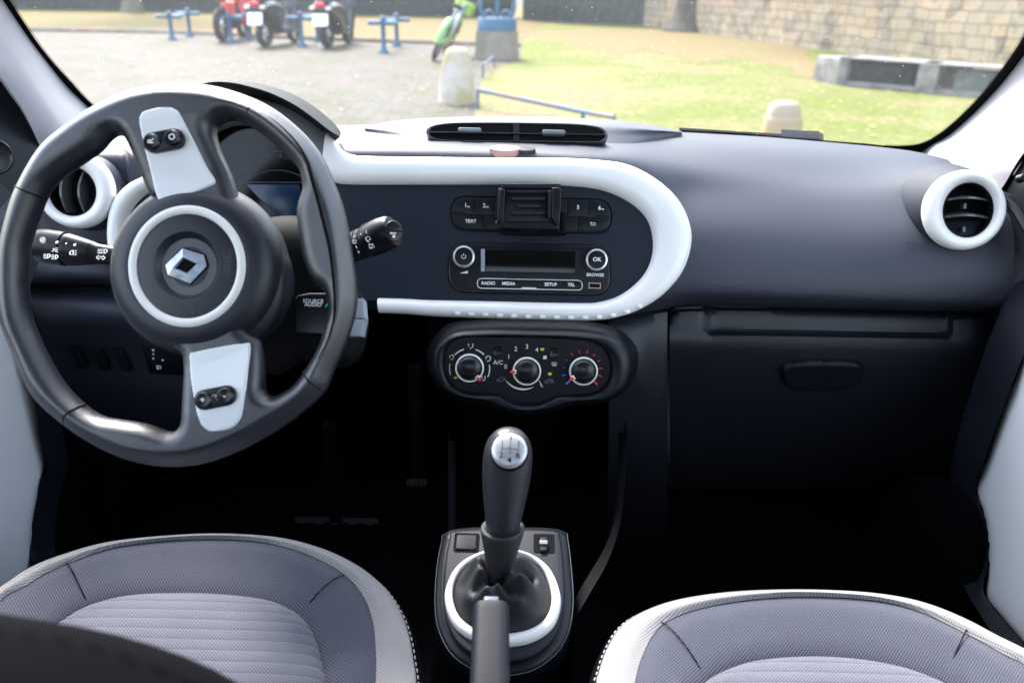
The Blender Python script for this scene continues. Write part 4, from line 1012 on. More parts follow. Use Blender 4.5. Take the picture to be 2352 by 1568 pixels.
# ================================================================== SEATS
def fabric(name, dark, light, pitch, thr, rib=0, rough=.85):
    m, nt, b, L, mk = nodes(name)
    tc = mk('ShaderNodeTexCoord'); sp = mk('ShaderNodeSeparateXYZ'); L(tc.outputs['Object'], sp.inputs[0])
    def wav(o, k, ph=0):
        a = mk('ShaderNodeMath', operation='MULTIPLY'); a.inputs[1].default_value = 2*math.pi/k; L(o, a.inputs[0])
        s = mk('ShaderNodeMath', operation='SINE'); L(a.outputs[0], s.inputs[0]); return s.outputs[0]
    wx = wav(sp.outputs['X'], pitch); wy = wav(sp.outputs['Y'], pitch)
    mu = mk('ShaderNodeMath', operation='MULTIPLY'); L(wx, mu.inputs[0]); L(wy, mu.inputs[1])
    rp = ramp(mk, [(.5+thr-.12, dark), (.5+thr+.12, light)])
    ma = mk('ShaderNodeMath', operation='MULTIPLY_ADD'); ma.inputs[1].default_value = .5; ma.inputs[2].default_value = .5; L(mu.outputs[0], ma.inputs[0])
    L(ma.outputs[0], rp.inputs['Fac'])
    ns = mk('ShaderNodeTexNoise'); ns.inputs['Scale'].default_value = 9; ns.inputs['Detail'].default_value = 5; L(tc.outputs['Object'], ns.inputs['Vector'])
    mx = mk('ShaderNodeMix', data_type='RGBA', blend_type='MULTIPLY'); mx.inputs['Factor'].default_value = .5
    r2_ = ramp(mk, [(.3, (.6,.6,.62)), (.7, (1,1,1))]); L(ns.outputs['Fac'], r2_.inputs['Fac']); L(rp.outputs['Color'], mx.inputs['A']); L(r2_.outputs['Color'], mx.inputs['B'])
    L(mx.outputs['Result'], b.inputs['Base Color'])
    bp = mk('ShaderNodeBump'); bp.inputs['Strength'].default_value = .6; bp.inputs['Distance'].default_value = .0008
    h = ma.outputs[0]
    if rib:
        r_ = wav(sp.outputs['Y'], rib); pw = mk('ShaderNodeMath', operation='POWER'); ab = mk('ShaderNodeMath', operation='ABSOLUTE'); L(r_, ab.inputs[0]); L(ab.outputs[0], pw.inputs[0]); pw.inputs[1].default_value = .35
        ad = mk('ShaderNodeMath', operation='MULTIPLY_ADD'); ad.inputs[1].default_value = 3.0; L(pw.outputs[0], ad.inputs[0]); L(h, ad.inputs[2]); h = ad.outputs[0]
        rr2 = ramp(mk, [(.25, (.58,.58,.62)), (.6, (1,1,1))]); L(pw.outputs[0], rr2.inputs['Fac'])
        m2 = mk('ShaderNodeMix', data_type='RGBA', blend_type='MULTIPLY'); m2.inputs['Factor'].default_value = 1; L(mx.outputs['Result'], m2.inputs['A']); L(rr2.outputs['Color'], m2.inputs['B']); L(m2.outputs['Result'], b.inputs['Base Color'])
    L(h, bp.inputs['Height']); L(bp.outputs['Normal'], b.inputs['Normal'])
    b.inputs['Roughness'].default_value = rough; b.inputs['Specular IOR Level'].default_value = .25; b.inputs['Sheen Weight'].default_value = .25
    return m
FB_dark = fabric('dark_weave', (.012,.013,.026), (.092,.098,.138), .0036, .04)
FB_mid = fabric('ribbed_weave', (.036,.038,.055), (.145,.150,.190), .0036, .0, .030)
FB_light = fabric('light_weave', (.19,.185,.19), (.31,.30,.30), .0036, -.08)
M['seatblack'] = mat('black_leatherette', (.0022,.0022,.0035), .9, .05, bump=('grain', 500, .3, .0004))

def cushion(root, c0, cb, c1, c2, z, mirror, seams, thread=True, dz=(0, .010, .006, .004)):
    """front edges traced for: outer side, top edge, band edge, inset edge"""
    yb = .34; n = 130
    def ring(l, zz_, inx=0):
        p = [atZ(x, y, zz_) for x, y in l]; P = [(p_.x, p_.y) for p_ in p]
        a, b = P[0], P[-1]
        P = [(a[0]-.004, yb), (a[0]-.002, (yb+a[1])/2)]+P+([(b[0]+.001, (yb+b[1])/2), (b[0], yb)] if b[1] > yb+.05 else [(b[0], yb)])
        return spline(P, n)
    A, B, C, D = ring(c0, z), ring(cb, z+dz[1]), ring(c1, z+dz[2]), ring(c2, z+dz[3])
    ctr_ = (sum(p[0] for p in D)/n, sum(p[1] for p in D)/n)
    def up_(P, zz_, k=0, push=0): 
        out = []
        for x, y in P:
            dx, dy = x-ctr_[0], y-ctr_[1]; l = math.hypot(dx, dy) or 1; out.append(Vector((x+dx/l*push, y+dy/l*push, zz_)))
        return out
    def mid(P, Q, t, zz_): return [Vector((a[0]*(1-t)+b[0]*t, a[1]*(1-t)+b[1]*t, zz_)) for a, b in zip(P, Q)]
    side = grid(smoothrows([up_(A, z-.15, 0, -.02), up_(A, z-.10, 0, .000), up_(A, z-.045, 0, .008), up_(A, z-.014, 0, .006), up_(A, z-.002), mid(A, B, .35, z+dz[1]*.8)], 24))
    obj('side_bolster', side, M['seatblack'], root, 80)
    obj('light_band', grid(smoothrows([mid(A, B, 0.30, z+dz[1]*.7), mid(A, B, 1.0, z+dz[1]+.001), mid(B, C, .5, z+.0125), mid(B, C, 1.0, z+dz[2]+.001)], 14)), FB_light, root, 80)
    obj('weave_band', grid(smoothrows([mid(B, C, .98, z+dz[2]), mid(C, D, .3, z+.009), mid(C, D, .75, z+.003), mid(C, D, .97, z-.004), mid(C, D, 1.0, z-.006)], 20)), FB_dark, root, 80)
    cen = [(ctr_[0]+(x-ctr_[0])*0, y) for x, y in D]
    rws = [[Vector((x, y, z-.006)) for x, y in D]]
    for t, h in ((.03, .001), (.08, .0045), (.2, .007), (.45, .008), (.75, .007), (.97, .006)):
        rws.append([Vector((x*(1-t)+ctr_[0]*t, y*(1-t)+(yb+.12)*t if True else y, z+h)) for x, y in D])
    obj('seat_inset', grid(rws), FB_mid, root, 80)
    for a, b in seams:
        pa, pb = atZ(*a, z+.007), atZ(*b, z-.003); pts = [pa*(1-t)+pb*t+Vector((0, 0, .0075*math.sin(math.pi*t)**.7+.0012)) for t in np.linspace(0, 1, 12)]
        obj('seam', tube(pts, .0007, 6), M['groove'], root)
    if thread:
        mk = MB()
        tr = mid(A, B, .12, z+.002); k = int(len(tr)*.35)
        L_ = [tr[i] for i in (range(len(tr)//2, len(tr)) if mirror else range(0, len(tr)//2))]
        pts = spline([tuple(p) for p in L_], 150)
        for i in range(0, 148, 2): mk.add(tube([pts[i], pts[i+1]], .0007, 5))
        obj('stitching', mk, M['stitch'], root)
ds = thing('driver_seat', 'driver seat with grey weave cushion and light band, behind the steering wheel', 'car seat', (-.36, .55, .15))
o_top = [(-60,1395),(0,1352),(70,1306),(150,1275),(250,1248),(380,1234),(510,1229),(640,1238),(740,1263),(820,1300),(880,1345),(917,1392),(943,1450),(957,1520),(962,1600)]
o_band0 = [(-60,1398),(5,1356),(72,1311),(152,1279),(250,1252),(380,1237),(510,1232),(640,1241),(738,1267),(815,1305),(868,1350),(898,1395),(920,1450),(933,1520),(938,1600)]
o_band1 = [(-20,1400),(60,1346),(100,1320),(160,1293),(260,1259),(380,1243),(500,1239),(600,1246),(690,1268),(760,1300),(803,1330),(835,1370),(852,1410),(862,1470),(860,1600)]
o_in = [(100,1450),(150,1402),(195,1376),(260,1356),(330,1347),(440,1345),(530,1350),(610,1361),(665,1383),(700,1410),(722,1450),(738,1500),(744,1600)]
cushion(ds, o_top, o_band0, o_band1, o_in, .60, True, [((153,1293),(197,1378)),((790,1322),(704,1398))])
bc = []
# backrest shell whose inner shoulder shows at the lower left
def shoulder(y, zt, xr, k=1):
    ctrl = [(-.62,zt-.30),(-.60,zt-.12),(-.54,zt-.03),(-.44,zt+.002),(-.34,zt+.004),(-.27,zt-.006),(-.20,zt-.022),(-.145,zt-.052),(-.110,zt-.10),(-.098,zt-.20),(-.095,zt-.40)]
    return [Vector((-.36+(x+.36)*k, y, z)) for x, z in spline(ctrl, 60)]
zt = .958
br = [shoulder(.15, zt-.05, 0, .93), shoulder(.20, zt-.015, 0, .98), shoulder(.26, zt, 0, 1), shoulder(.315, zt-.004, 0, 1.0), shoulder(.345, zt-.018, 0, .985), shoulder(.36, zt-.05, 0, .95), shoulder(.37, zt-.12, 0, .85), shoulder(.36, zt-.2, 0, .5)]
obj('backrest', grid(smoothrows(br, 40)), M['seatblack'], ds, 80)
st_ = shoulder(.322, zt-.004, 0, 1.002); mk = MB(); pts = spline([tuple(p+Vector((0, 0, .001))) for p in st_], 130)
for i in range(0, 128, 2): mk.add(tube([pts[i], pts[i+1]], .0007, 5))
obj('stitching', mk, mat('tan_thread', (.012,.011,.010), .9, .05), ds)

ps = thing('passenger_seat', 'front passenger seat with pale grey weave cushion, lower right of the picture', 'car seat', (.36, .45, .15))
p_top = [(1362,1600),(1370,1540),(1388,1490),(1420,1440),(1475,1405),(1560,1378),(1680,1362),(1820,1357),(1960,1361),(2060,1372),(2140,1392),(2220,1425),(2290,1462),(2352,1492),(2440,1540)]
p_b0 = [(1384,1600),(1393,1540),(1412,1490),(1442,1446),(1492,1412),(1568,1385),(1685,1367),(1820,1361),(1960,1366),(2058,1378),(2136,1398),(2214,1430),(2284,1467),(2348,1499),(2436,1546)]
p_b1 = [(1460,1600),(1463,1545),(1478,1500),(1502,1455),(1538,1424),(1605,1399),(1700,1381),(1820,1371),(1950,1374),(2040,1385),(2110,1405),(2180,1436),(2240,1467),(2310,1506),(2390,1560)]
p_in = [(1580,1610),(1600,1572),(1625,1547),(1660,1526),(1720,1504),(1790,1494),(1880,1491),(1970,1497),(2060,1512),(2130,1534),(2190,1562),(2240,1600)]
cushion(ps, p_top, p_b0, p_b1, p_in, .60, False, [((1520,1430),(1612,1545)),((2222,1444),(2178,1540))])

# ================================================================== DOORS
def door(name, label, sgn, front, X):
    d = thing(name, label, 'car door', (sgn*X, .6, .35))
    pts = [atX(x, y, sgn*(X)) for x, y in front]
    fr = Fr((sgn*X, .6, .6), (-sgn, 0, 0), (0, 1, 0))
    P = [((p-fr.o).dot(fr.x), (p-fr.o).dot(fr.y)) for p in pts]
    P = spline(P, 60)
    sx_ = 1 if fr.x.y > 0 else -1
    out = P+[(-1.2*sx_, P[-1][1]), (-1.2*sx_, P[0][1])]
    obj('inner_skin', inflate(fr, out, [], .03, .012, .012, .03), M['door'], d, 60)
    return d, fr
dR, fR = door('front_door', 'white painted passenger door panel at the right edge', 1, [(2385,735),(2352,825),(2300,965),(2262,1070),(2245,1118),(2247,1135),(2262,1170),(2274,1220),(2276,1290),(2270,1345),(2266,1368),(2280,1395),(2352,1476),(2420,1550)], .70)
dL, fL = door('front_door', 'white painted driver door panel at the left edge', -1, [(0,690),(50,820),(76,900),(96,1010),(107,1070),(105,1082),(88,1110),(75,1160),(68,1220),(67,1275),(71,1300),(70,1312),(0,1440)], .70)
# dark trim along the door's front edge + black upper
def strip(root, name, l0, l1, m_, nrow=14, name2=None):
    A_ = [at(*p) for p in spline(l0, 60)]; B_ = [at(*p) for p in spline(l1, 60)]
    rows = []
    for j in range(nrow):
        t = j/(nrow-1); rows.append([a*(1-t)+b*t+Vector((0, -.010*math.sin(math.pi*t), 0)) for a, b in zip(A_, B_)])
    return obj(name, thick(grid(rows), (0, .01, 0)), m_, root, 60)
strip(dR, 'edge_trim', [(2420,640,1.09),(2345,830,1.105),(2290,975,1.15),(2255,1075,1.185),(2240,1120,1.21),(2256,1170,1.21),(2270,1230,1.2),(2270,1300,1.18),(2262,1368,1.175),(2352,1480,1.09)],
      [(2352,640,1.14),(2290,760,1.15),(2240,900,1.19),(2205,1020,1.22),(2188,1120,1.25),(2205,1170,1.25),(2222,1230,1.24),(2222,1300,1.22),(2222,1358,1.2),(2290,1470,1.12)], M['padlow'])
strip(dL, 'edge_trim', [(0,690,1.11),(52,820,1.14),(78,900,1.16),(98,1010,1.19),(109,1072,1.21),(90,1110,1.21),(77,1160,1.21),(70,1220,1.20),(69,1275,1.19),(73,1305,1.18),(10,1430,1.15)],
      [(60,690,1.16),(100,820,1.19),(125,900,1.21),(140,1010,1.24),(150,1072,1.26),(140,1110,1.26),(128,1160,1.26),(120,1220,1.25),(118,1275,1.24),(122,1300,1.23),(60,1430,1.2)], M['padlow'])
# window sail and door top on both sides (black)
sR = obj('mirror_sail', thick(([at(*p) for p in ((2360,355,1.20),(2330,405,1.20),(2292,398,1.22),(2303,455,1.19),(2352,520,1.15),(2460,560,1.05),(2500,300,1.05),(2420,240,1.12))], [(0,1,2,3,4,5,6,7)]), (.006, .012, 0)), M['black'], dR, 0)
for o_, q in ((dR, (2352,408,1.12)),):
    f_ = Fr(at(*q), -_f); obj('mirror_knob', lathe(f_, (0, 0), [(.006,-.01),(.0055,.002),(.003,.004),(.0003,.0045)], 20), M['gloss'], o_)
obj('door_top', tube([at(*p) for p in spline([(2303,455,1.14),(2330,480,1.125),(2352,515,1.11),(2400,600,1.08)], 20)], .006, 8), M['black'], dR)
sL = obj('mirror_sail', thick(([at(*p) for p in ((-80,120,1.15),(2,175,1.19),(25,212,1.195),(50,249,1.2),(72,290,1.2),(94,342,1.2),(120,400,1.2),(60,470,1.17),(-60,520,1.1),(-150,300,1.1))], [tuple(range(10))]), (-.006, .012, 0)), M['black'], dL, 0)
tf = Fr(at(-12, 360, 1.12), (.75, -.62, .1))
obj('tweeter', lathe(tf, (0, 0), [(.024,-.012),(.024,0),(.022,.0015),(.019,-.002),(.006,-.004)], 40), M['gloss'], dL)
obj('door_top', grid([[at(*p) for p in spline(l, 12)] for l in ([(-60,470,1.13),(20,440,1.16),(90,400,1.19)], [(-60,540,1.10),(20,500,1.13),(90,470,1.16)], [(-60,640,1.10),(20,600,1.13),(90,600,1.16)], [(-60,760,1.12),(20,680,1.15),(60,680,1.17)])]), M['pad'], dL, 60)
obj('door_top', grid([[at(*p) for p in spline(l, 12)] for l in ([(2296,440,1.17),(2330,452,1.15),(2420,480,1.08)], [(2300,540,1.17),(2335,560,1.15),(2430,590,1.08)], [(2300,660,1.18),(2335,680,1.15),(2430,690,1.10)], [(2290,800,1.19),(2330,810,1.15),(2430,820,1.12)])]), M['pad2'], dR, 60)
# door speaker, passenger side
spk = Fr(at(2125, 1270, 1.28), (-.92, -.38, 0), (0, 1, 0))
sp_ = obj('speaker_grille', lathe(spk, (0, 0), [(.090,-.01),(.088,.004),(.080,.007),(.050,.010),(.020,.012),(.0005,.012)], 48, 1.35), M['carpet'], dR)
obj('grille_ring', lathe(spk, (0, 0), [(.094,-.01),(.094,.004),(.090,.005),(.088,.003)], 48, 1.35, cap=False), M['carpet'], sp_)

# ================================================================== BODY SHELL
body = thing('hatchback', 'white hatchback shell framing the windscreen, pillars lined in pale cloth', 'car body', (0, .5, .2))
WN = Vector((0, -math.sin(R(40)), -math.cos(R(40))))     # windscreen plane, facing into the cabin
WS = Fr((0, 1.5, 1.015), WN, (1, 0, 0))
glass_px = [(17,-60),(17,0),(46,42),(77,89),(116,139),(154,181),(193,224),(230,258),(300,288),(470,300),(800,300),(1186,300),(1563,305),(1796,326),(1949,338),(2025,346),(2083,344),(2121,333),(2160,314),(2217,268),(2274,206),(2324,141),(2352,101),(2400,20),(2420,-60)]
def onW(l, off=0): return [WS.w(*WS.p(x, y, off), off) for x, y in l]
g2 = WS.q(glass_px)
gl_poly = [(-.80, 0.06)]
m, nt, b, L, mk_ = nodes('windscreen_glass')
nt.nodes.remove(b); out = [n_ for n_ in nt.nodes if n_.type == 'OUTPUT_MATERIAL'][0]
tr = mk_('ShaderNodeBsdfTransparent'); tr.inputs['Color'].default_value = (.97,.985,.98,1); gg = mk_('ShaderNodeBsdfGlossy'); gg.inputs['Roughness'].default_value = .01
lw_ = mk_('ShaderNodeLayerWeight'); fp_ = mk_('ShaderNodeMath', operation='POWER'); fp_.inputs[1].default_value = 5; L(lw_.outputs['Facing'], fp_.inputs[0]); fz = mk_('ShaderNodeMath', operation='MULTIPLY_ADD'); fz.inputs[1].default_value = .5; fz.inputs[2].default_value = .03; L(fp_.outputs[0], fz.inputs[0]); mxs = mk_('ShaderNodeMixShader'); L(fz.outputs[0], mxs.inputs[0]); L(tr.outputs[0], mxs.inputs[1]); L(gg.outputs[0], mxs.inputs[2])
df = mk_('ShaderNodeBsdfTranslucent'); df.inputs['Color'].default_value = (.9,.92,.95,1)
vo_ = mk_('ShaderNodeTexVoronoi'); vo_.inputs['Scale'].default_value = 75; tc_ = mk_('ShaderNodeTexCoord'); L(tc_.outputs['Object'], vo_.inputs['Vector'])
sc_ = mk_('ShaderNodeMath', operation='LESS_THAN'); sc_.inputs[1].default_value = .045; L(vo_.outputs['Distance'], sc_.inputs[0])
ns_ = mk_('ShaderNodeTexNoise'); ns_.inputs['Scale'].default_value = 2.5; L(tc_.outputs['Object'], ns_.inputs['Vector'])
rp_ = ramp(mk_, [(.40, (.010,)*3), (.7, (.022,)*3)]); L(ns_.outputs['Fac'], rp_.inputs['Fac'])  # milky haze mixed into the glass, stands in for the dash's reflection
ml_ = mk_('ShaderNodeMath', operation='MULTIPLY'); ml_.inputs[1].default_value = .5; L(sc_.outputs[0], ml_.inputs[0])
ad_ = mk_('ShaderNodeMath', operation='ADD'); L(ml_.outputs[0], ad_.inputs[0]); L(rp_.outputs['Color'], ad_.inputs[1])
m2_ = mk_('ShaderNodeMixShader'); L(ad_.outputs[0], m2_.inputs[0]); L(mxs.outputs[0], m2_.inputs[1]); L(df.outputs[0], m2_.inputs[2]); L(m2_.outputs[0], out.inputs['Surface'])
M['glass'] = m
gp = [WS.p(x, y) for x, y in [(-40,-60),(0,60),(120,190),(240,300),(800,310),(1560,330),(2050,380),(2160,370),(2300,240),(2400,100),(2470,-60)]]
ytop = 1.0 if WS.y.z > 0 else -1.0
topv = (1.56-1.015)/abs(WS.y.z)*ytop
gp = [(-.60, topv)]+gp+[(.62, topv)]
fg = [WS.w(x, y, 0) for x, y in gp]
obj('windscreen', (fg, [tuple(range(len(fg)))]), M['glass'], body, 0)
# black ceramic border printed on the glass, dotted towards the view
Lf = [(-8,-60),(-2,-20),(8,4),(39,50),(77,104),(116,154),(154,200),(200,245),(240,280)]
Li = [(-8,-60),(8,-20),(22,4),(50,47),(82,95),(120,143),(157,183),(196,226),(236,262)]
fr_mb = MB(); 
def quadstrip(l0, l1, off, n=120):
    a_ = onW(spline(l0, n), off); b_ = onW(spline(l1, n), off); return thick(grid([a_, b_]), WN*.0012)
fr_mb.add(quadstrip(Lf, Li, .002)); fr_mb2 = MB()
Rf = [(1563,300),(1700,312),(1796,322),(1900,333),(1990,341),(2050,348),(2104,352),(2121,346),(2179,312),(2236,262),(2293,201),(2352,128),(2420,20),(2450,-60)]
Ri = [(1563,299),(1700,306),(1796,314),(1900,323),(1990,330),(2028,334),(2070,335),(2116,329),(2160,306),(2214,260),(2270,200),(2330,120),(2395,10),(2425,-60)]
Rf2 = [(1563,310),(1700,322),(1796,332),(1900,344),(1990,354),(2050,362),(2104,366),(2125,352),(2182,318),(2240,268),(2297,207),(2356,134),(2424,20),(2454,-60)]
fr_mb2.add(quadstrip(Rf2, Ri, .002))
for lst, fm_ in ((Li, fr_mb), (Ri[5:], fr_mb2)):
    dots = MB()
    p = spline(WS.q(lst, .002), 150 if lst is Li else 170)
    for i in range(1, len(p)-1):
        d = Vector((p[i+1][0]-p[i-1][0], p[i+1][1]-p[i-1][1])).normalized(); nn_ = Vector((-d.y, d.x))
        cxy = Vector(p[i]); cxy2 = (WS.p(1176, 100)); sg = 1 if nn_.dot(Vector(cxy2)-cxy) > 0 else -1
        for k_, r_ in ((.0012, .0016), (.0042, .0010)):
            q = cxy+nn_*sg*k_; dots.add(([WS.w(q.x+r_*math.cos(R(60*j)), q.y+r_*math.sin(R(60*j)), .0031) for j in range(6)], [tuple(range(6))]))
    fro = obj('glass_border', fm_, M['groove'], body, 30)
    obj('border_dots', dots, M['groove'], fro, 0)
# A-pillars (three-faced loft)
def pil(name, g, rdg, outl):
    n = 60
    C_ = [[at(*p) for p in spline(l, n)] for l in (g[0], g[1], rdg[0], rdg[1], outl[0], outl[1])]
    def mx(a, b, t, o): return [p*(1-t)+q*t+((CAM-p).normalized())*o for p, q in zip(a, b)]
    rows = [C_[0], C_[1], mx(C_[1], C_[2], .5, .004), mx(C_[1], C_[2], .85, .003), mx(C_[2], C_[3], .5, 0), mx(C_[3], C_[4], .15, .002), mx(C_[3], C_[4], .5, .004), C_[4], C_[5]]
    return obj(name, grid(rows), M['pillar'], body, 50)
def wt(x, y, off=.006):          # axial distance of the windscreen plane
    r = ray(x, y); q = WS.o+WS.n*off; return (q-CAM).dot(WS.n)/r.dot(WS.n)
gL = [(x, y, wt(x, y)) for x, y in [(-60,-90),(-25,-40),(8,4),(39,50),(77,104),(116,154),(154,200),(200,245),(240,282),(280,320)]]
def sh_(l, dx, dy, dt): return [(x+dx, y+dy, t+dt) for x, y, t in l]
pil('pillar_trim', (sh_(gL, 4, -3, .03), gL),
    ([(x, y, t) for x, y, t in [(-110,-60,1.09),(-70,-10,1.10),(-30,45,1.12),(5,92,1.14),(40,144,1.16),(73,196,1.18),(105,246,1.20),(134,290,1.22),(165,335,1.24),(200,380,1.26)]],
     [(x, y, t) for x, y, t in [(-122,-54,1.08),(-82,-2,1.09),(-42,54,1.11),(-8,102,1.13),(26,154,1.15),(59,205,1.17),(90,254,1.19),(119,297,1.21),(150,342,1.23),(185,388,1.25)]]),
    ([(x, y, t) for x, y, t in [(-190,0,1.04),(-130,50,1.06),(-60,110,1.09),(-20,150,1.11),(5,181,1.13),(29,217,1.15),(52,251,1.165),(73,292,1.18),(94,340,1.20),(125,400,1.22)]],
     [(x, y, t) for x, y, t in [(-196,4,1.10),(-136,54,1.12),(-66,114,1.15),(-26,154,1.17),(-1,185,1.19),(23,221,1.21),(46,255,1.225),(67,296,1.24),(88,344,1.26),(119,404,1.28)]]))
gR = [(x, y, wt(x, y)) for x, y in [(2470,-60),(2420,30),(2352,128),(2294,201),(2236,262),(2179,312),(2140,334),(2104,362),(2106,372),(2120,385)]]
pil('pillar_trim', (sh_(gR, -3, -3, .03), gR),
    ([(x, y, t) for x, y, t in [(2560,0,1.08),(2500,90,1.11),(2440,165,1.14),(2385,235,1.17),(2340,290,1.19),(2290,345,1.22),(2260,375,1.23),(2232,405,1.25),(2215,425,1.26),(2210,440,1.27)]],
     [(x, y, t) for x, y, t in [(2572,6,1.07),(2512,96,1.10),(2452,172,1.13),(2397,242,1.16),(2352,298,1.18),(2302,353,1.21),(2272,384,1.22),(2244,414,1.24),(2226,434,1.25),(2220,449,1.26)]]),
    ([(x, y, t) for x, y, t in [(2640,60,1.03),(2570,130,1.05),(2500,190,1.07),(2440,240,1.10),(2400,290,1.12),(2360,340,1.14),(2335,375,1.16),(2312,415,1.18),(2296,440,1.19),(2285,460,1.20)]],
     [(x, y, t) for x, y, t in [(2646,66,1.09),(2576,136,1.11),(2506,196,1.13),(2446,246,1.16),(2406,296,1.18),(2366,346,1.20),(2341,381,1.22),(2318,421,1.24),(2302,446,1.25),(2291,466,1.26)]]))
obj('floor_pan', boxw(-.82, .82, -.93, 1.78, .15, .20), M['carpet'], body, 0)
obj('firewall', boxw(-.765, .765, 1.75, 1.775, .20, .90), M['carpet'], body, 0)
obj('side_wall', boxw(-.80, -.765, -.9, 1.775, .2, .88), M['carpet'], body, 0)
obj('side_wall', boxw(.765, .80, -.9, 1.775, .2, .88), M['carpet'], body, 0)
obj('rear_blocker', boxw(-.75, .75, -.93, -.9, .2, 1.28), M['carpet'], body, 0)  # unseen, raised to cut the light coming in from behind
obj('quarter_blocker', boxw(-.765, -.74, -.9, -.22, .96, 1.57), M['carpet'], body, 0)  # unseen side panels added to close off light from the rear
obj('quarter_blocker', boxw(.74, .765, -.9, -.22, .96, 1.57), M['carpet'], body, 0)
obj('roof', boxw(-.75, .75, -.93, .80, 1.57, 1.60), M['roof'], body, 0)  # out of view, included to keep skylight off the footwell
obj('rear_pillar', boxw(-.72, -.66, -.9, -.55, .96, 1.57), M['roof'], body, 0)
obj('rear_pillar', boxw(.66, .72, -.9, -.55, .96, 1.57), M['roof'], body, 0)
# scuttle under the glass + bonnet edge
obj('scuttle', boxw(-.74, .74, 1.55, 1.75, .80, .90), M['black'], body, 0)
# wiper parked at the base of the glass
wp = thing('wiper', 'black windscreen wiper arm end resting at the base of the glass', 'wiper', atY(1800, 325, 1.58))
WPF = Fr(WS.w(0, 0, -.010), WN, (1, 0, 0))
obj('arm', prism(WPF, WPF.q([(1560,300),(1790,314),(1830,318),(1830,330),(1790,326),(1560,308)]), -.006, .002, .001), M['black'], wp)
obj('blade_holder', prism(WPF, WPF.q([(1795,311),(1812,312),(1882,315),(1892,322),(1892,334),(1840,332),(1815,326)]), -.012, .004, .002), mat('wiper_plastic', (.012,.02,.022), .4, .5), wp)
c_ = WPF.p(1845, 321); obj('pivot', lathe(WPF, c_, [(.0038,.003),(.0038,.0055),(.0003,.0056)], 20), M['gloss'], wp)
# pedals
for nm, lab, q, wd in (('brake_pedal','black rubber brake pedal low in the dark footwell',(770,1225),100),('throttle_pedal','small ribbed accelerator pedal deep in the footwell',(958,1108),26)):
    o_ = atY(*q, 1.42); f_ = Fr(o_, (0, -.8, .6)); s_ = f_.sc(*q)
    pd = thing(nm, lab, 'pedal', o_)
    obj('pad', prism(f_, rrect(0, 0, wd*2*s_, wd*.75*s_, .01), -.01, 0, .003), M['rubber'], pd)
    mk = MB()
    for i in range(5): mk.add(prism(f_, rrect((-.8+.4*i)*wd*s_, 0, wd*.2*s_, wd*.5*s_, .003), 0, .004, .001))
    obj('tread', mk, M['black'], pd)
    obj('arm', boxw(o_.x-.012, o_.x+.012, o_.y+.01, o_.y+.03, o_.z, o_.z+.25), M['black'], pd, 0)
# ================================================================== OUTSIDE : ground
def ground_mat(name, cols, sc, rough=.9, extra=None, bumpd=.02):
    m, nt, b, L, mk = nodes(name); tc = mk('ShaderNodeTexCoord')
    n1 = mk('ShaderNodeTexNoise'); n1.inputs['Scale'].default_value = sc[0]; n1.inputs['Detail'].default_value = 6; n1.inputs['Roughness'].default_value = .7; L(tc.outputs['Object'], n1.inputs['Vector'])
    n2 = mk('ShaderNodeTexNoise'); n2.inputs['Scale'].default_value = sc[1]; n2.inputs['Detail'].default_value = 5; L(tc.outputs['Object'], n2.inputs['Vector'])
    r1 = ramp(mk, cols[0]); r2_ = ramp(mk, cols[1]); L(n1.outputs['Fac'], r1.inputs['Fac']); L(n2.outputs['Fac'], r2_.inputs['Fac'])
    mx = mk('ShaderNodeMix', data_type='RGBA', blend_type='MULTIPLY'); mx.inputs['Factor'].default_value = 1; L(r1.outputs['Color'], mx.inputs['A']); L(r2_.outputs['Color'], mx.inputs['B'])
    last = mx.outputs['Result']
    if extra: last = extra(nt, mk, L, tc, last)
    L(last, b.inputs['Base Color']); b.inputs['Roughness'].default_value = rough; b.inputs['Specular IOR Level'].default_value = .2
    bp = mk('ShaderNodeBump'); bp.inputs['Distance'].default_value = bumpd; bp.inputs['Strength'].default_value = .6; L(n2.outputs['Fac'], bp.inputs['Height']); L(bp.outputs['Normal'], b.inputs['Normal'])
    return m
def cobble(nt, mk, L, tc, last):
    v = mk('ShaderNodeTexVoronoi', feature='DISTANCE_TO_EDGE'); v.inputs['Scale'].default_value = 6.5; v.inputs['Randomness'].default_value = .55; L(tc.outputs['Object'], v.inputs['Vector'])
    r_ = ramp(mk, [(.0, (.42,.45,.30)), (.12, (1,1,1))]); L(v.outputs['Distance'], r_.inputs['Fac'])
    x = mk('ShaderNodeMix', data_type='RGBA', blend_type='MULTIPLY'); x.inputs['Factor'].default_value = .8; L(last, x.inputs['A']); L(r_.outputs['Color'], x.inputs['B'])
    v2 = mk('ShaderNodeTexVoronoi'); v2.inputs['Scale'].default_value = 6.5; v2.inputs['Randomness'].default_value = .55; L(tc.outputs['Object'], v2.inputs['Vector'])
    y = mk('ShaderNodeMix', data_type='RGBA', blend_type='MULTIPLY'); y.inputs['Factor'].default_value = .2; L(x.outputs['Result'], y.inputs['A']); L(v2.outputs['Color'], y.inputs['B'])
    return y.outputs['Result']
M['paving'] = ground_mat('cobbles', ([(.40,(.070,.069,.036)),(.50,(.090,.077,.066)),(.60,(.098,.084,.078))], [(.3,(.78,.78,.70)),(.65,(1,1,1))]), (1.1, 9), .85, cobble)
M['grass'] = ground_mat('lawn_grass', ([(.38,(.145,.105,.060)),(.47,(.130,.120,.042)),(.56,(.086,.104,.013)),(.70,(.132,.134,.016))], [(.30,(.60,.72,.5)),(.5,(.98,1.0,.95)),(.70,(1.4,1.3,1.15))]), (.32, 11), .95)
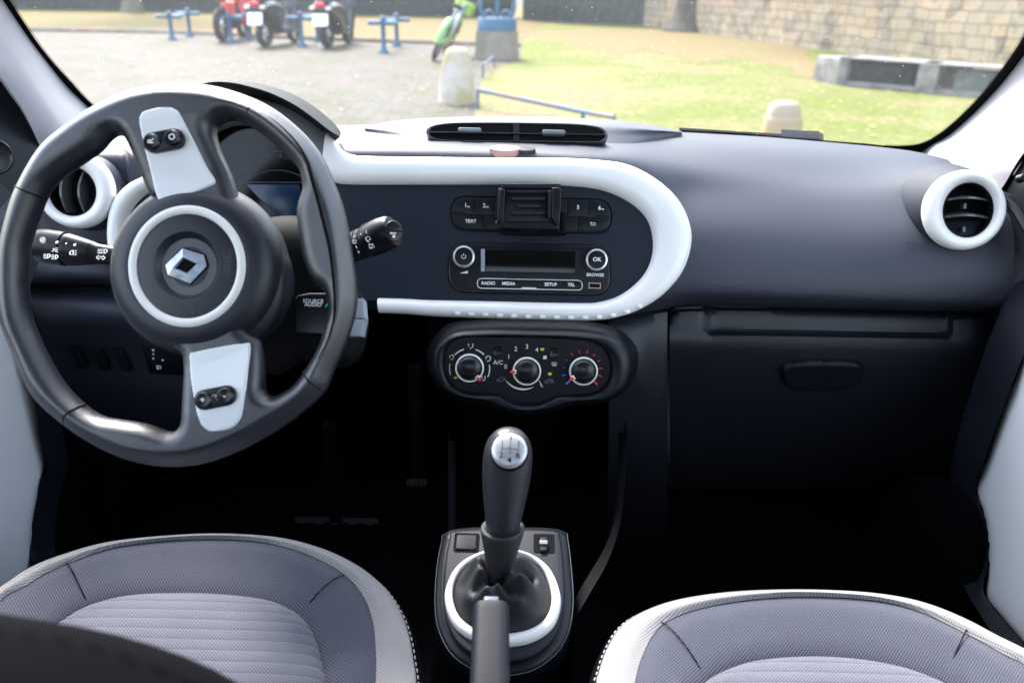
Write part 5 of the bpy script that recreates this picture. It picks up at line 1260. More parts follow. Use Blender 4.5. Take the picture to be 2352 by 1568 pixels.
M['verge'] = ground_mat('dry_verge', ([(.3,(.15,.085,.045)),(.5,(.135,.11,.04)),(.7,(.10,.11,.03))], [(.3,(.55,.55,.45)),(.65,(1.1,1.05,1))]), (.8, 20), .95)
def sheet(name, pts, z, m, kind='structure'):
    v = [Vector((x, y, z)) for x, y in pts]
    return tag(obj(name, (v, [tuple(range(len(v)))]), m, None, 0), kind=kind)
sheet('paving', [(-120,-60),(120,-60),(120,160),(-120,160)], 0, M['paving'])
def gz(l): return [tuple(atZ(x, y, 0))[:2] for x, y in l]
lawn = gz([(1098,300),(1092,262),(1096,235),(1102,205),(1108,184),(1120,168),(1150,152),(1195,138),(1196,100)])
lawn = spline(lawn, 60)
far_ = gz([(1196,100),(1206,72),(1300,50)])
sheet('lawn', [(lawn[0][0]+.5, 1.9)]+[(lawn[0][0], 4.0)]+lawn+[(2.5, 46), (60, 46), (60, 1.9)], .006, M['grass'])
M['worn'] = ground_mat('worn_turf', ([(.3,(.165,.115,.060)),(.5,(.150,.115,.050)),(.7,(.125,.125,.038))], [(.3,(.7,.7,.6)),(.65,(1.1,1.05,1))]), (.9, 14), .95)
wp_ = spline(gz([(1215,76),(1480,66),(1640,80),(1777,90),(1850,112),(1875,180),(1800,160),(1700,135),(1620,142),(1500,118),(1400,124),(1300,104)]), 90, True)
sheet('worn_turf', [(x+random.uniform(-.12, .12), y+random.uniform(-.25, .25)) for x, y in wp_], .010, M['worn'])
vl = spline(gz([(-900,62),(-300,66),(60,72),(400,78),(700,92),(1000,102),(1196,108)]), 60)
sheet('verge', vl+[(2.5, 47), (-70, 90), (-90, 60)], .003, M['verge'])
kb_ = MB(); p3 = [Vector((x, y, .03)) for x, y in vl]
kb_.add(tube(p3, .06, 6)); tag(obj('kerb', kb_, mat('kerb_stone', (.30,.27,.23), .9, .2, var=(3,.4,(.22,.15,.10)))), kind='structure')
ls_ = [(x, y+.05) for x, y in vl]; le_ = [(x, y+1.3+.35*math.sin(x*1.7)) for x, y in vl]
tag(obj('leaf_drift', grid([[Vector((x, y, .012)) for x, y in ls_], [Vector((x, y, .012)) for x, y in le_]]), ground_mat('leaf_drift_mat', ([(.35,(.28,.12,.055)),(.55,(.22,.13,.06)),(.7,(.15,.12,.045))], [(.3,(.5,.5,.5)),(.65,(1.1,1.05,1))]), (2.2, 30), .95), None, 0), 'brown and orange leaf litter drifted along the far kerb', 'leaf litter', kind='stuff')
# fallen leaves
mk = MB()
for i in range(1300):
    if i % 3: x, y = random.uniform(1.2, 9), random.uniform(4.5, 18)
    else: x, y = random.uniform(-12, 3), random.uniform(5, 22)
    s_ = random.uniform(.02, .045); a = random.uniform(0, 6.28); t = random.uniform(.001, .006)
    mk.add(([Vector((x+s_*math.cos(a+k*1.57), y+s_*(.6 if k % 2 else 1)*math.sin(a+k*1.57), .012+(t if k == 0 else 0))) for k in range(4)], [(0,1,2,3)]))
tag(obj('fallen_leaves', mk, mat('leaf_litter', (.30,.24,.07), .8, .2, var=(2.5,.3,(.30,.32,.09))), None, 0, False), 'small yellow and brown leaves scattered on the lawn and cobbles', 'leaves', kind='stuff')

# ---- stone walls
def stone_mat(name, c1, c2, mort, bw, bh):
    m, nt, b, L, mk = nodes(name); tc = mk('ShaderNodeTexCoord')
    ns = mk('ShaderNodeTexNoise'); ns.inputs['Scale'].default_value = 1.6; ns.inputs['Detail'].default_value = 3; L(tc.outputs['Object'], ns.inputs['Vector'])
    sw = mk('ShaderNodeSeparateXYZ'); L(tc.outputs['Object'], sw.inputs[0]); cb_ = mk('ShaderNodeCombineXYZ'); L(sw.outputs['X'], cb_.inputs['X']); L(sw.outputs['Z'], cb_.inputs['Y'])
    mxv = mk('ShaderNodeVectorMath', operation='MULTIPLY_ADD'); L(ns.outputs['Color'], mxv.inputs[0]); mxv.inputs[1].default_value = (.35,.14,0); L(cb_.outputs[0], mxv.inputs[2])
    br = mk('ShaderNodeTexBrick'); L(mxv.outputs[0], br.inputs['Vector']); br.inputs['Scale'].default_value = 1; br.inputs['Brick Width'].default_value = bw; br.inputs['Row Height'].default_value = bh; br.inputs['Mortar Size'].default_value = .014; br.inputs['Mortar Smooth'].default_value = .3
    br.inputs['Color1'].default_value = (*c1, 1); br.inputs['Color2'].default_value = (*c2, 1); br.inputs['Mortar'].default_value = (*mort, 1); br.offset_frequency = 2; br.squash = .7; br.squash_frequency = 3
    n2 = mk('ShaderNodeTexNoise'); n2.inputs['Scale'].default_value = 1.1; n2.inputs['Detail'].default_value = 8; n2.inputs['Roughness'].default_value = .75; L(tc.outputs['Object'], n2.inputs['Vector'])
    r_ = ramp(mk, [(.34,(.50,.50,.50)),(.47,(.95,.93,.9)),(.68,(1.15,1.08,.95))]); L(n2.outputs['Fac'], r_.inputs['Fac'])
    n3 = mk('ShaderNodeTexVoronoi'); n3.inputs['Scale'].default_value = 3.2; L(mxv.outputs[0], n3.inputs['Vector']); 
    mx = mk('ShaderNodeMix', data_type='RGBA', blend_type='MULTIPLY'); mx.inputs['Factor'].default_value = 1; L(br.outputs['Color'], mx.inputs['A']); L(r_.outputs['Color'], mx.inputs['B'])
    sx = ramp(mk, [(.0,(.6,.6,.62)),(.35,(1,1,1)),(.9,(1.1,1.0,.85))]); sp = mk('ShaderNodeSeparateColor'); L(n3.outputs['Color'], sp.inputs[0]); L(sp.outputs[0], sx.inputs['Fac'])
    m2 = mk('ShaderNodeMix', data_type='RGBA', blend_type='MULTIPLY'); m2.inputs['Factor'].default_value = .8; L(mx.outputs['Result'], m2.inputs['A']); L(sx.outputs['Color'], m2.inputs['B'])
    L(m2.outputs['Result'], b.inputs['Base Color']); b.inputs['Roughness'].default_value = .95; b.inputs['Specular IOR Level'].default_value = .2
    bp = mk('ShaderNodeBump'); bp.inputs['Distance'].default_value = .02; L(br.outputs['Fac'], bp.inputs['Height']); bp.invert = True; L(bp.outputs['Normal'], b.inputs['Normal'])
    return m
M['stone'] = stone_mat('rubble_stone', (.34,.29,.22), (.27,.235,.19), (.20,.17,.13), .46, .20)
def wallbox(name, a, b, h, th, m, z0=0., seg=40, rough=.02):
    a, b = Vector(a), Vector(b); d = b-a; L = d.length; ang = math.atan2(d.y, d.x)
    me = MB(); nz = max(2, int(h/.35)); rows = []
    r2 = np.random.default_rng(5)
    for j in range(nz+1):
        rows.append([Vector((L*i/seg, r2.normal()*rough, z0+(h-z0)*j/nz+(r2.normal()*rough if j == nz else 0))) for i in range(seg+1)])
    V, F = thick(grid(rows), (0, th, 0))
    mesh = bpy.data.meshes.new(name); mesh.from_pydata([tuple(v) for v in V], [], F)
    bm = bmesh.new(); bm.from_mesh(mesh); bmesh.ops.recalc_face_normals(bm, faces=bm.faces); bm.to_mesh(mesh); bm.free()
    mesh.materials.append(m); o = bpy.data.objects.new(name, mesh); COL.objects.link(o); o.location = (a.x, a.y, 0); o.rotation_euler = (0, 0, ang); BASE[o.name] = Vector((a.x, a.y, 0)); return o
wa = gz([(1478,60),(1850,110)]); wd_ = Vector(wa[1])-Vector(wa[0]); wdn = wd_.normalized()
wA = Vector(wa[0])-wdn*0.0; wB = Vector(wa[1])+wdn*16
tag(wallbox('stone_wall', wA, wB, 4.5, .6, M['stone'], 0, 80, .006), 'tall rubble stone wall running behind the lawn at the upper right', 'wall')
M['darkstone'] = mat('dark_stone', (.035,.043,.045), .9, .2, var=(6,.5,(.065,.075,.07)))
wC = wA-wdn*.3; 
tag(wallbox('dark_wall', gz([(1200,47),(1478,60)])[0], wC, 3.5, .5, M['darkstone'], 0, 30, .02), 'dark mottled wall left of the tree trunk on the lawn', 'wall')
# low parapet of piers and dark slabs
M['pier'] = mat('pale_pier_stone', (.25,.235,.21), .9, .2, var=(6,.35,(.11,.11,.11)))
M['slab'] = mat('mossy_slab', (.012,.015,.017), .9, .2, var=(9,.5,(.045,.05,.045)))
par = gz([(1868,186),(1922,196),(1942,198),(2100,213),(2145,217),(2185,222),(2290,229)])
pr_ = thing('stone_parapet', 'low parapet of pale stone piers with dark mossy slabs below the tall wall', 'parapet', (par[3][0], par[3][1], 0))
def topz(xy, ypx):        # height of the point above xy that appears at row ypx
    lo, hi = 0, 4
    for _ in range(40):
        m_ = (lo+hi)/2; d = Vector((xy[0], xy[1], m_))-CAM; t = d.dot(_f); yy = 784-FQ*d.dot(_up)/t
        if yy > ypx: lo = m_
        else: hi = m_
    return lo
def block(root, name, a, b, h, th, m, z0=0, off=0):
    a, b = Vector((*a, 0)), Vector((*b, 0)); d = (b-a).normalized(); nrm = Vector((-d.y, d.x, 0))
    a2, b2 = a-nrm*off, b-nrm*off
    P = [a2, b2, b2+nrm*th, a2+nrm*th]; mb = MB()
    f = Fr((a2.x, a2.y, z0), (0, 0, 1)); pts = [((p-f.o).x, (p-f.o).y) for p in P]
    mb.add(prism(f, pts, 0, h-z0, min(.03, (h-z0)/3))); return obj(name, mb, m, root)
hs_ = [topz(par[0], 118), topz(par[1], 128), topz(par[2], 132), topz(par[3], 165), topz(par[5], 172), topz(par[6], 196)]
H1 = hs_[2]
block(pr_, 'block', par[0], par[1], H1*.93, .5, M['pier']); block(pr_, 'pier', par[1], par[2], H1, .55, M['pier'], 0, .05)
block(pr_, 'slab', par[2], par[3], H1*.93, .25, M['slab'], .03, -.08); block(pr_, 'pier', par[3], par[4], H1*1.0, .5, M['pier'], 0, .04)
block(pr_, 'hollow', par[4], par[5], H1*.97, .2, M['slab'], .02, -.16); block(pr_, 'slab', par[5], par[6], H1*.85, .3, mat('grey_slab', (.11,.125,.12), .9, .2, var=(8,.5,(.05,.06,.05))), .05, -.05)
d_ = (Vector(par[6])-Vector(par[2])).normalized(); par7 = Vector(par[6])+d_*3
block(pr_, 'slab', par[6], tuple(par7), H1*.85, .3, bpy.data.materials['grey_slab'], .05, -.05)
block(pr_, 'coping', par[1], tuple(par7), H1*1.0, .6, M['pier'], H1*.955, .07); block(pr_, 'plinth', par[2], tuple(par7), .07, .5, M['pier'], 0, .06)

# ---- trees, hedge
def leafcloud(mb, c, r, n, s0, seed=0):
    g = np.random.default_rng(seed)
    for i in range(n):
        v = g.normal(size=3); v /= np.linalg.norm(v); v *= g.uniform(.35, 1)**.5
        p = Vector((c[0]+v[0]*r[0], c[1]+v[1]*r[1], c[2]+v[2]*r[2])); a = Vector(g.normal(size=3)).normalized(); b = a.orthogonal().normalized(); q = a.cross(b); s_ = s0*g.uniform(.6, 1.4)
        mb.add(([p+b*s_, p+q*s_*.55, p-b*s_, p-q*s_*.55], [(0,1,2,3)]))
def leafmat(name, a, b): return mat(name, a, .6, .3, var=(1.5, .3, b))
M['hedge'] = leafmat('hedge_leaves', (.018,.028,.020), (.045,.060,.035)); M['leaf'] = leafmat('tree_leaves', (.04,.07,.02), (.10,.12,.03))
M['bark'] = mat('grey_bark', (.11,.10,.085), .95, .1, var=(4,.5,(.055,.052,.045)), bump=('noise', 12, .8, .05))
M['bark2'] = mat('pale_bark', (.19,.17,.13), .95, .1, var=(4,.5,(.12,.105,.08)), bump=('noise', 12, .8, .05))
def tree(lab, q, wpx, m, seed, hc=8):
    b = atZ(*q); t = (b-CAM).dot(_f); r_ = wpx*t/FQ/2; g = random.Random(seed)
    tr_ = thing('tree', lab, 'tree', b); P = []; Rr = []
    for i in range(26):
        z = i/25*hc; P.append(Vector((b.x+.12*math.sin(z*.5), b.y, z))); Rr.append(r_*(1+.55*math.exp(-z/.22))*(1-.4*z/hc))
    V, F = tube(P, Rr, 20)
    V = [v+Vector((g.uniform(-.02, .02), g.uniform(-.02, .02), 0)) for v in V]; mb = MB().add((V, F))
    for k in range(6):
        a = k*1.05+.3; z0 = hc*.72+.2*k; mb.add(tube([Vector((b.x, b.y, z0)), Vector((b.x+1.2*math.cos(a), b.y+1.2*math.sin(a), z0+1.1)), Vector((b.x+2.6*math.cos(a), b.y+2.6*math.sin(a), z0+1.9))], [r_*.35, r_*.22, r_*.08], 8))
    obj('trunk', mb, m, tr_, 60); lc = MB()
    for k in range(9): leafcloud(lc, (b.x+g.uniform(-2.2, 2.2), b.y+g.uniform(-2, 2), hc+g.uniform(-.3, 2.5)), (1.5, 1.5, 1.1), 260, .13, seed*10+k)
    obj('crown', lc, M['leaf'], tr_, 0, False)
tree('thick grey tree trunk with flared root in front of the rubble wall', (1588,73), 90, M['bark'], 3)
tree('slender pale tree trunk in the hedge at the upper left', (306,28), 36, M['bark2'], 5)
hg = gz([(-500,14),(60,21),(480,24),(900,32),(1180,44)]); hb_ = MB(); g = np.random.default_rng(9)
for i in range(len(hg)-1):
    a, b_ = Vector(hg[i]), Vector(hg[i+1]); L_ = (b_-a).length
    for k in range(int(L_*1.1)+1):
        p = a.lerp(b_, g.uniform()); leafcloud(hb_, (p.x, p.y+.8, .9+g.uniform(0, .5)), (1.1, .8, 1.1), 210, .085, int(1000*i+k))
tag(obj('hedge', hb_, M['hedge'], None, 0, False), 'dark green hedge along the far edge of the car park', 'hedge')
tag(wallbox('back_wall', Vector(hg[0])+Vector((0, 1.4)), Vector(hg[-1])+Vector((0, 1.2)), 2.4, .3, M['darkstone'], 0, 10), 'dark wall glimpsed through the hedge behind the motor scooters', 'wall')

# ---- stone bollards
M['limestone'] = mat('limestone', (.44,.40,.38), .9, .2, var=(4,.25,(.33,.28,.15)))
M['lichen'] = mat('lichen_stone', (.30,.27,.25), .9, .2, var=(5,.3,(.36,.25,.12)))
def bollard(lab, P, h, r, m, cap=False):
    b = thing('stone_bollard', lab, 'bollard', P); f = Fr(P, (0, 0, 1)); ns = np.random.default_rng(4).uniform(.96, 1.04, 200)
    pf = [(r*1.02,-.05),(r,0),(r*.98,h*.2),(r*.90,h*.45),(r*.80,h*.68),(r*.69,h*.86),(r*.60,h*.95),(r*.42,h*.99),(r*.18,h*1.005),(.001,h*1.01)] if not cap else [(r,-.05),(r,0),(r*.97,h*.5),(r*.90,h*.80),(r*.88,h*.82),(r*.80,h*.835),(r*.79,h*.86),(r*.72,h*.95),(r*.55,h*.99),(.001,h*1.01)]
    def fn(rad, hh, a): return rad*(1+.03*math.sin(2*a+hh*5)+.02*math.sin(5*a-9*hh)), hh
    obj('shaft', lathe(f, (0, 0), pf, 40, .9, fn), m, b, 60); return b
p = atZ(1050, 236); bollard('white rounded stone bollard beside the end of the blue rail', p, topz((p.x, p.y), 110), 42*(p-CAM).dot(_f)/FQ, M['limestone'])
t_ = 5.3; p = at(1795, 300, t_); p.z = 0; bollard('squat stone bollard stained orange, just beyond the wiper', p, topz((p.x, p.y), 232), 47*t_/FQ, M['lichen'], True)

# ---- blue painted iron
M['iron'] = mat('blue_paint', (.035,.105,.19), .6, .3, var=(3,.4,(.05,.125,.21))); M['iron2'] = mat('blue_paint_rusty', (.035,.11,.20), .6, .25, var=(4,.25,(.15,.10,.09)))
def rail(lab, posts, tops, r_, extra=None):
    P = [atZ(*q) for q in posts]; T = []
    for p_, yt in zip(P, tops): T.append(Vector((p_.x, p_.y, topz((p_.x, p_.y), yt))))
    root = thing('iron_rail', lab, 'railing', P[0])
    pts = list(T)
    if extra:
        e = atZ(*extra); pts.append(Vector((e.x, e.y, .12)))
    obj('bar', tube(spline([tuple(p_) for p_ in pts], 30) if False else pts, r_, 10), M['iron2'], root, 60)
    for p_, tt in zip(P, T): obj('post', tube([p_, tt], r_*.9, 10), M['iron2'], root, 60)
rail('long blue iron rail at the lawn edge behind the central vent', [(1097,252),(1338,281)], [207,257], .022, (1410,300))
rail('short blue iron rail between the white bollard and the round stone base', [(1109,181),(1134,151)], [150,131], .018)
def rack(lab, q1, q2, y1, y2):
    a, b = atZ(*q1), atZ(*q2); root = thing('bike_stand', lab, 'bike stand', a, 'blue iron bike stands at the edge of the cobbles')
    d = (b-a); d.z = 0; d.normalize(); tp = []
    for p_, yt in ((a, y1), (b, y2)):
        h = topz((p_.x, p_.y), yt); tp.append(Vector((p_.x, p_.y, h*.80)))
        f = Fr(p_, (0, 0, 1)); obj('post', lathe(f, (0, 0), [(.10,0),(.10,.02),(.055,.06),(.042,.10),(.040,h*.80),(.06,h*.83),(.06,h*.87),(.035,h*.90),(.05,h*.95),(.03,h*.99),(.001,h)], 14), M['iron'], root, 60)
        c = Vector((p_.x, p_.y, h*.80)); obj('cross_arm', tube([c-Vector((.26, 0, 0)), c+Vector((.26, 0, 0))], .038, 8), M['iron'], root, 60)
    obj('rail', tube(tp, .032, 8), M['iron'], root, 60)
rack('blue bike stand of two crossed posts, furthest left', (396,92), (437,84), 25, 18)
rack('blue bike stand in front of the red motorcycle', (532,98), (576,90), 26, 18)
rack('blue bike stand between the two black scooters', (694,108), (731,96), 26, 22)
rack('blue bike stand standing free right of the scooters', (882,122), (912,107), 36, 30)
# round stone base with blue wrought iron winch
bp_ = atZ(1141, 134); tt_ = (bp_-CAM).dot(_f); rb = 49*tt_/FQ
wl = thing('well_base', 'round stone base topped with a blue iron drum and scrolled wrought iron', 'well', bp_)
f = Fr(bp_, (0, 0, 1)); hz_ = topz((bp_.x, bp_.y-rb), 74); hd = topz((bp_.x, bp_.y-rb), 46)
obj('stone_drum', lathe(f, (0, 0), [(rb*1.03,-.02),(rb*1.03,.1),(rb,.14),(rb*.97,hz_)], 40), mat('base_stone', (.27,.23,.19), .9, .2, var=(6,.4,(.18,.165,.13))), wl, 60)
obj('iron_drum', lathe(f, (0, 0), [(rb*.90,hz_),(rb*.90,hd),(rb*.84,hd+.02)], 40), M['iron'], wl, 60)
def vr(cx, cz, r0_, r, a0=0, a1=360): return tube([Vector((bp_.x+cx+r0_*math.cos(R(a0+(a1-a0)*i/30)), bp_.y-.1, cz+r0_*math.sin(R(a0+(a1-a0)*i/30)))) for i in range(31)], r, 8)
k_ = tt_/FQ; zc = hd+28*k_
wi = MB().add(vr(0, zc, 38*k_, 4.5*k_, -60, 240)); obj('iron_hoop', wi, M['iron'], wl, 60)
obj('scroll', vr(-18*k_, hd+9*k_, 8*k_, 3.4*k_), M['iron'], wl, 60); obj('scroll', vr(20*k_, hd+9*k_, 8*k_, 3.4*k_), M['iron'], wl, 60)
obj('iron_post', tube([Vector((bp_.x, bp_.y-.1, hd)), Vector((bp_.x, bp_.y-.1, hd+.9))], 5*k_, 10), M['iron'], wl, 60)

# ---- two-wheelers
def wheel_(root, P, r, w, axis, tyre, rimm=None):
    f = Fr(P, axis, (0, 0, 1)); a = obj('wheel', lathe(f, (0, 0), [(r*.72,-w*.5),(r*.9,-w*.62),(r,-w*.25),(r*1.02,0),(r,w*.25),(r*.9,w*.62),(r*.72,w*.5),(r*.70,0),(r*.72,-w*.5)], 32, cap=False), tyre, root, 60)
    mb = MB()
    for i in range(7): mb.add(tube([f.w(0, 0, 0), f.w(r*.74*math.cos(i*.9), r*.74*math.sin(i*.9), 0)], .010, 5))
    mb.add(lathe(f, (0, 0), [(.05,-w*.5),(.05,w*.5)], 16)); obj('rim', mb, rimm or M['satin'], a, 60)
def scooter(lab, q_rear, q_front, col_, plate_q, plate, tail_q, hgt=1.15, r=.24, w=.12, box=True, group='motor scooters parked by the bike stands'):
    a, b = atZ(*q_rear), atZ(*q_front); d = (b-a); d.z = 0; L_ = 1.28; d.normalize(); s_ = Vector((d.y, -d.x, 0)); U = Vector((0, 0, 1))
    root = thing('motor_scooter', lab, 'scooter', a, group)
    a2 = a+Vector((0, 0, r)); b2 = a+d*L_+Vector((0, 0, r))
    wheel_(root, a2, r, w, s_, M['rubber']); wheel_(root, b2, r, w*.85, s_, M['rubber'])
    fs = Fr(a, s_, d)
    sgn = 1 if fs.y.z > 0 else -1
    def S(l): return [(x, y*sgn) for x, y in l]
    tail = S([(-.28,.62),(-.20,.80),(.20,.84),(.55,.74),(.62,.50),(.52,.36),(.95,.30),(1.05,.62),(1.10,.98),(1.22,1.02),(1.30,.70),(1.32,.46),(1.22,.40),(1.10,.22),(.40,.20),(.20,.38),(.0,.50)])
    o_ = obj('body', inflate(fs, spline(tail, 120, True), [], .12, .21, .022, .21), col_, root, 60)
    obj('seat', inflate(fs, spline(S([(-.25,.80),(-.2,.88),(.1,.90),(.5,.84),(.62,.78),(.5,.74),(.1,.80)]), 60, True), [], .05, .15, .02, .15), M['rubber'], root, 60)
    obj('front_fender', inflate(fs, spline(S([(1.02,.42),(1.15,.56),(1.35,.54),(1.52,.38),(1.48,.30),(1.32,.44),(1.15,.44)]), 50, True), [], .03, .07, .015, .07), col_, root, 60)
    hb_ = b2-d*.18+U*(hgt-.30-r)
    obj('handlebar', tube([hb_-s_*.34, hb_-s_*.1+U*.04, hb_+s_*.1+U*.04, hb_+s_*.34], .02, 8), M['rubber'], root, 60)
    obj('windshield', inflate(Fr(hb_+d*.1+U*.12, -d*.9+U*.4), rrect(0, -.05, .50, .62, .16), [], .02, .012, .02, .01), mat('smoke_screen', (.03,.04,.055), .3, .3) if 'smoke_screen' not in bpy.data.materials else bpy.data.materials['smoke_screen'], root, 60)
    for sg in (-1, 1):
        obj('mirror', lathe(Fr(hb_+s_*sg*.34+U*.22, -d), (0, 0), [(.055,-.02),(.06,0),(.05,.01),(.001,.012)], 16), M['rubber'], root, 60)
    bk = a-d*.30
    pf_ = Fr(bk+U*.50-d*.02, -d*.96+U*.25)
    if plate: obj('number_plate', prism(pf_, rrect(0, 0, .29, .22, .015), 0, .012, .003), mat('plate_white', (.85,.86,.88), .4, .4) if 'plate_white' not in bpy.data.materials else bpy.data.materials['plate_white'], root)
    obj('tail_light', prism(Fr(bk+U*.76, -d), rrect(0, 0, .17, .09, .04), -.06, .03, .012), mat('lamp_red', (.65,.01,.03), .2, .6) if 'lamp_red' not in bpy.data.materials else bpy.data.materials['lamp_red'], root)
    for sg in (-1, 1): obj('indicator', prism(Fr(bk+U*.70+s_*sg*.15, -d), rrect(0, 0, .09, .06, .025), -.05, .02, .01), mat('lamp_clear', (.75,.68,.62), .2, .6) if 'lamp_clear' not in bpy.data.materials else bpy.data.materials['lamp_clear'], root)
    if box: obj('top_box', inflate(Fr(a+U*1.06-d*.18, U, (1,0,0)), [((d*x+s_*y).x, (d*x+s_*y).y) for x, y in rrect(0, 0, .36, .40, .08)], [], .06, .14, .02, .12), M['black'], root, 60)
    obj('stand', tube([a+d*.35+U*.22-s_*.1, a+d*.25-s_*.26+U*.01], .014, 6), M['satin'], root)
    return root
M['navy'] = mat('dark_scooter_paint', (.008,.011,.017), .25, .5, coat=.3); M['redpaint'] = mat('red_paint', (.60,.01,.012), .3, .5, coat=.4)
scooter('black motor scooter with a bright tail lamp and white plate, left of the pair', (610,108), (690,96), M['navy'], None, True, None, box=False)
scooter('black motor scooter nearest the free bike stand, white plate at the rear', (753,110), (812,97), M['navy'], None, True, None, box=False)
# red motorcycle
a, b = atZ(512,96), atZ(560,86); d = (b-a); d.z = 0; d.normalize(); s_ = Vector((d.y, -d.x, 0)); U = Vector((0, 0, 1))
mc = thing('motorcycle', 'bright red motorcycle parked behind a blue bike stand, left of the scooters', 'motorcycle', a)
wheel_(mc, a+U*.31, .31, .11, s_, M['rubber']); wheel_(mc, a+d*1.35+U*.31, .31, .09, s_, M['rubber'])
fs = Fr(a, s_, d); sgn = 1 if fs.y.z > 0 else -1
def S(l): return [(x, y*sgn) for x, y in l]
obj('fairing', inflate(fs, spline(S([(.75,.30),(.85,.75),(.95,1.15),(1.15,1.35),(1.30,1.15),(1.32,.85),(1.15,.60),(1.05,.28)]), 80, True), [], .10, .26, .022, .26), M['redpaint'], mc, 60)
obj('tank', inflate(fs, spline(S([(.45,.80),(.60,.98),(.9,1.02),(1.02,.85),(.8,.70),(.5,.70)]), 60, True), [], .08, .17, .02, .17), M['redpaint'], mc, 60)
obj('tail_cowl', inflate(fs, spline(S([(-.25,.92),(-.10,1.02),(.45,.86),(.45,.72),(.1,.74)]), 60, True), [], .05, .10, .02, .10), M['redpaint'], mc, 60)
obj('engine', inflate(fs, spline(S([(.30,.30),(.35,.62),(.80,.66),(.95,.40),(.80,.22),(.45,.22)]), 60, True), [], .08, .16, .02, .16), M['rubber'], mc, 60)
obj('pannier', inflate(Fr(a+U*.62-d*.02+s_*.22, s_, d), rrect(0, 0, .34, .30, .06), [], .04, .06, .02, .05), M['redpaint'], mc, 60)
obj('tail_light', prism(Fr(a-d*.27+U*.93, -d), rrect(0, 0, .16, .08, .03), -.03, .02, .01), bpy.data.materials['lamp_red'], mc)
hb_ = a+d*1.1+U*1.12; obj('handlebar', tube([hb_-s_*.36-d*.1, hb_, hb_+s_*.36-d*.1], .018, 8), M['rubber'], mc, 60)
obj('badge', lathe(Fr(a+d*.80+U*.98, -d*.95+U*.3), (0, 0), [(.09,0),(.085,.012),(.001,.014)], 20), bpy.data.materials['plate_white'], mc)
# green hire bicycle leaning on the round base
M['lime'] = mat('lime_plastic', (.28,.46,.05), .4, .4); M['mint'] = mat('mint_plastic', (.20,.42,.14), .4, .4); M['bikegrey'] = mat('bike_silver', (.34,.36,.46), .4, .5)
a = atZ(994, 140); tb = (a-CAM).dot(_f); kk = tb/FQ
bk = thing('bicycle', 'lime green hire bicycle leaning over beside the round stone base', 'bicycle', a)
lean = Vector((.42, 0, .90)).normalized(); dd = Vector((.08, .995, 0)).normalized(); nx_ = dd.cross(lean).normalized()
def B(x, y, z=0): return a+dd*x+lean*y+nx_*z
wheel_(bk, B(0, .33), .32, .05, nx_, M['rubber'], M['satin']); wheel_(bk, B(1.08, .33), .32, .05, nx_, M['rubber'], M['satin'])
def fender(cx): return [tube([B(cx+.36*math.cos(R(t)), .33+.36*math.sin(R(t))) for t in range(10, 181, 10)], .055, 8)]
obj('fender', MB().add(*fender(0)), M['mint'], bk, 60); obj('fender', MB().add(*fender(1.08)), M['lime'], bk, 60)
obj('frame', MB().add(tube([B(0,.33), B(.42,.30), B(.95,.75)], .045, 8), tube([B(.42,.30), B(.30,.85)], .038, 8), tube([B(1.08,.33), B(.93,.95)], .036, 8), tube([B(0,.33), B(.33,.70)], .018, 8)), M['bikegrey'], bk, 60)
obj('saddle', inflate(Fr(B(.28,.90), lean, dd), spline([(-.14,-.09),(-.14,.09),(.0,.06),(.14,.02),(.14,-.02),(.0,-.06)], 40, True), [], .03, .05, .015, .02), M['rubber'], bk, 60)
obj('handlebar', tube([B(.80,1.04,-.28), B(.93,1.02,-.1), B(.93,1.02,.1), B(.80,1.04,.28)], .018, 8), M['rubber'], bk, 60)
f_ = Fr(B(1.10,.88), dd, nx_); obj('basket', inflate(f_, rrect(0, 0, .36, .26, .06), [], .05, .16, .02, .12), M['lime'], bk, 60)
obj('chain_guard', inflate(Fr(B(.25,.34,.05), nx_, dd), rrect(0, 0, .5, .16, .07), [], .02, .02, .015, .01), M['lime'], bk, 60)

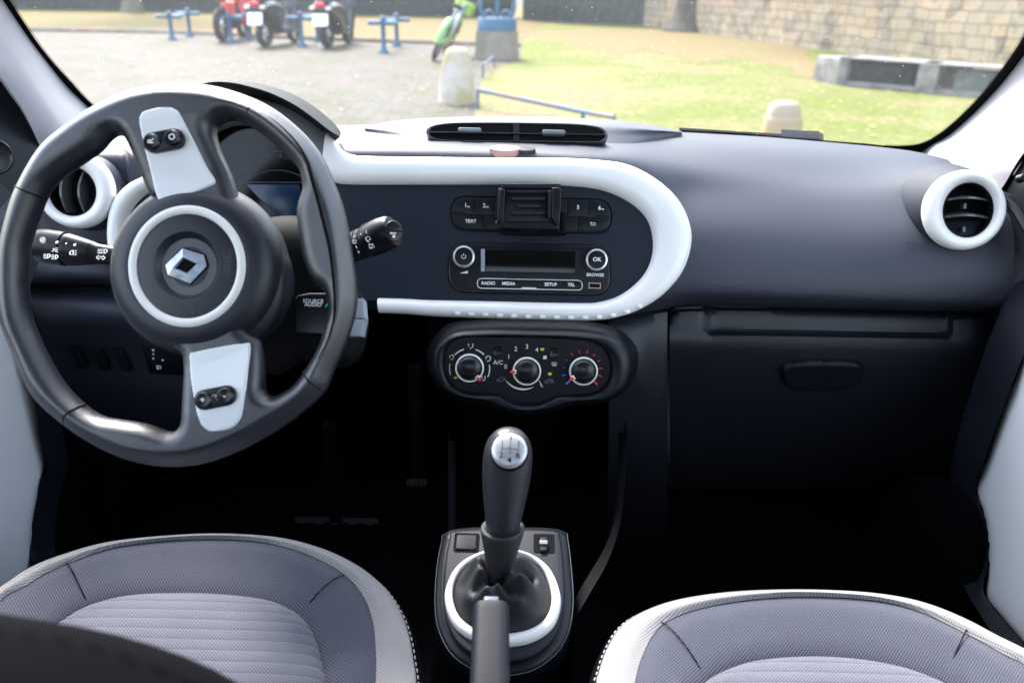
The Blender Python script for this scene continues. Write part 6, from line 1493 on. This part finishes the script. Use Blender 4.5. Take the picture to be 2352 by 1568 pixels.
# ================================================================== LIGHT, SKY, CAMERA
w = bpy.data.worlds.new('World'); scn.world = w; w.use_nodes = True; nt = w.node_tree
sky = nt.nodes.new('ShaderNodeTexSky'); sky.sky_type = 'NISHITA'; sky.sun_disc = False; sky.sun_elevation = R(SUN_EL); sky.sun_rotation = R(SUN_ROT); sky.air_density = 1.2; sky.dust_density = 2.5; sky.altitude = 100
hs = nt.nodes.new('ShaderNodeHueSaturation'); hs.inputs['Saturation'].default_value = .62; nt.links.new(sky.outputs[0], hs.inputs['Color']); nt.links.new(hs.outputs[0], nt.nodes['Background'].inputs['Color']); nt.nodes['Background'].inputs['Strength'].default_value = SKY
sl_ = bpy.data.lights.new('sun', 'SUN'); sl_.energy = SUN; sl_.angle = R(12); sl_.color = (1, .96, .90); so_ = bpy.data.objects.new('sun', sl_); COL.objects.link(so_)
# direction towards the sun; sky rotation is measured clockwise from +Y
sd = Vector((math.sin(R(SUN_ROT))*math.cos(R(SUN_EL)), math.cos(R(SUN_ROT))*math.cos(R(SUN_EL)), math.sin(R(SUN_EL))))
so_.rotation_euler = sd.to_track_quat('Z', 'Y').to_euler(); so_.location = (0, 0, 30)
cd = bpy.data.cameras.new('camera'); cd.lens = 18.0; cd.sensor_width = 18.0*2352/FQ; cd.sensor_fit = 'HORIZONTAL'; cd.clip_start = .02; cd.clip_end = 600
cd.dof.use_dof = True; cd.dof.focus_distance = 1.08; cd.dof.aperture_fstop = 18.0/1000/APERT
co = bpy.data.objects.new('camera', cd); COL.objects.link(co)
mw = Matrix((( _rt.x, _up.x, -_f.x, CAM.x), (_rt.y, _up.y, -_f.y, CAM.y), (_rt.z, _up.z, -_f.z, CAM.z), (0, 0, 0, 1))); co.matrix_world = mw
scn.camera = co
scn.render.engine = 'CYCLES'; scn.view_settings.view_transform = 'Standard'; scn.view_settings.look = 'None'; scn.view_settings.exposure = EXPO; scn.view_settings.gamma = 1
cy = scn.cycles; cy.max_bounces = 8; cy.diffuse_bounces = 4; cy.glossy_bounces = 3; cy.transparent_max_bounces = 8; cy.sample_clamp_indirect = 6; cy.use_denoising = True
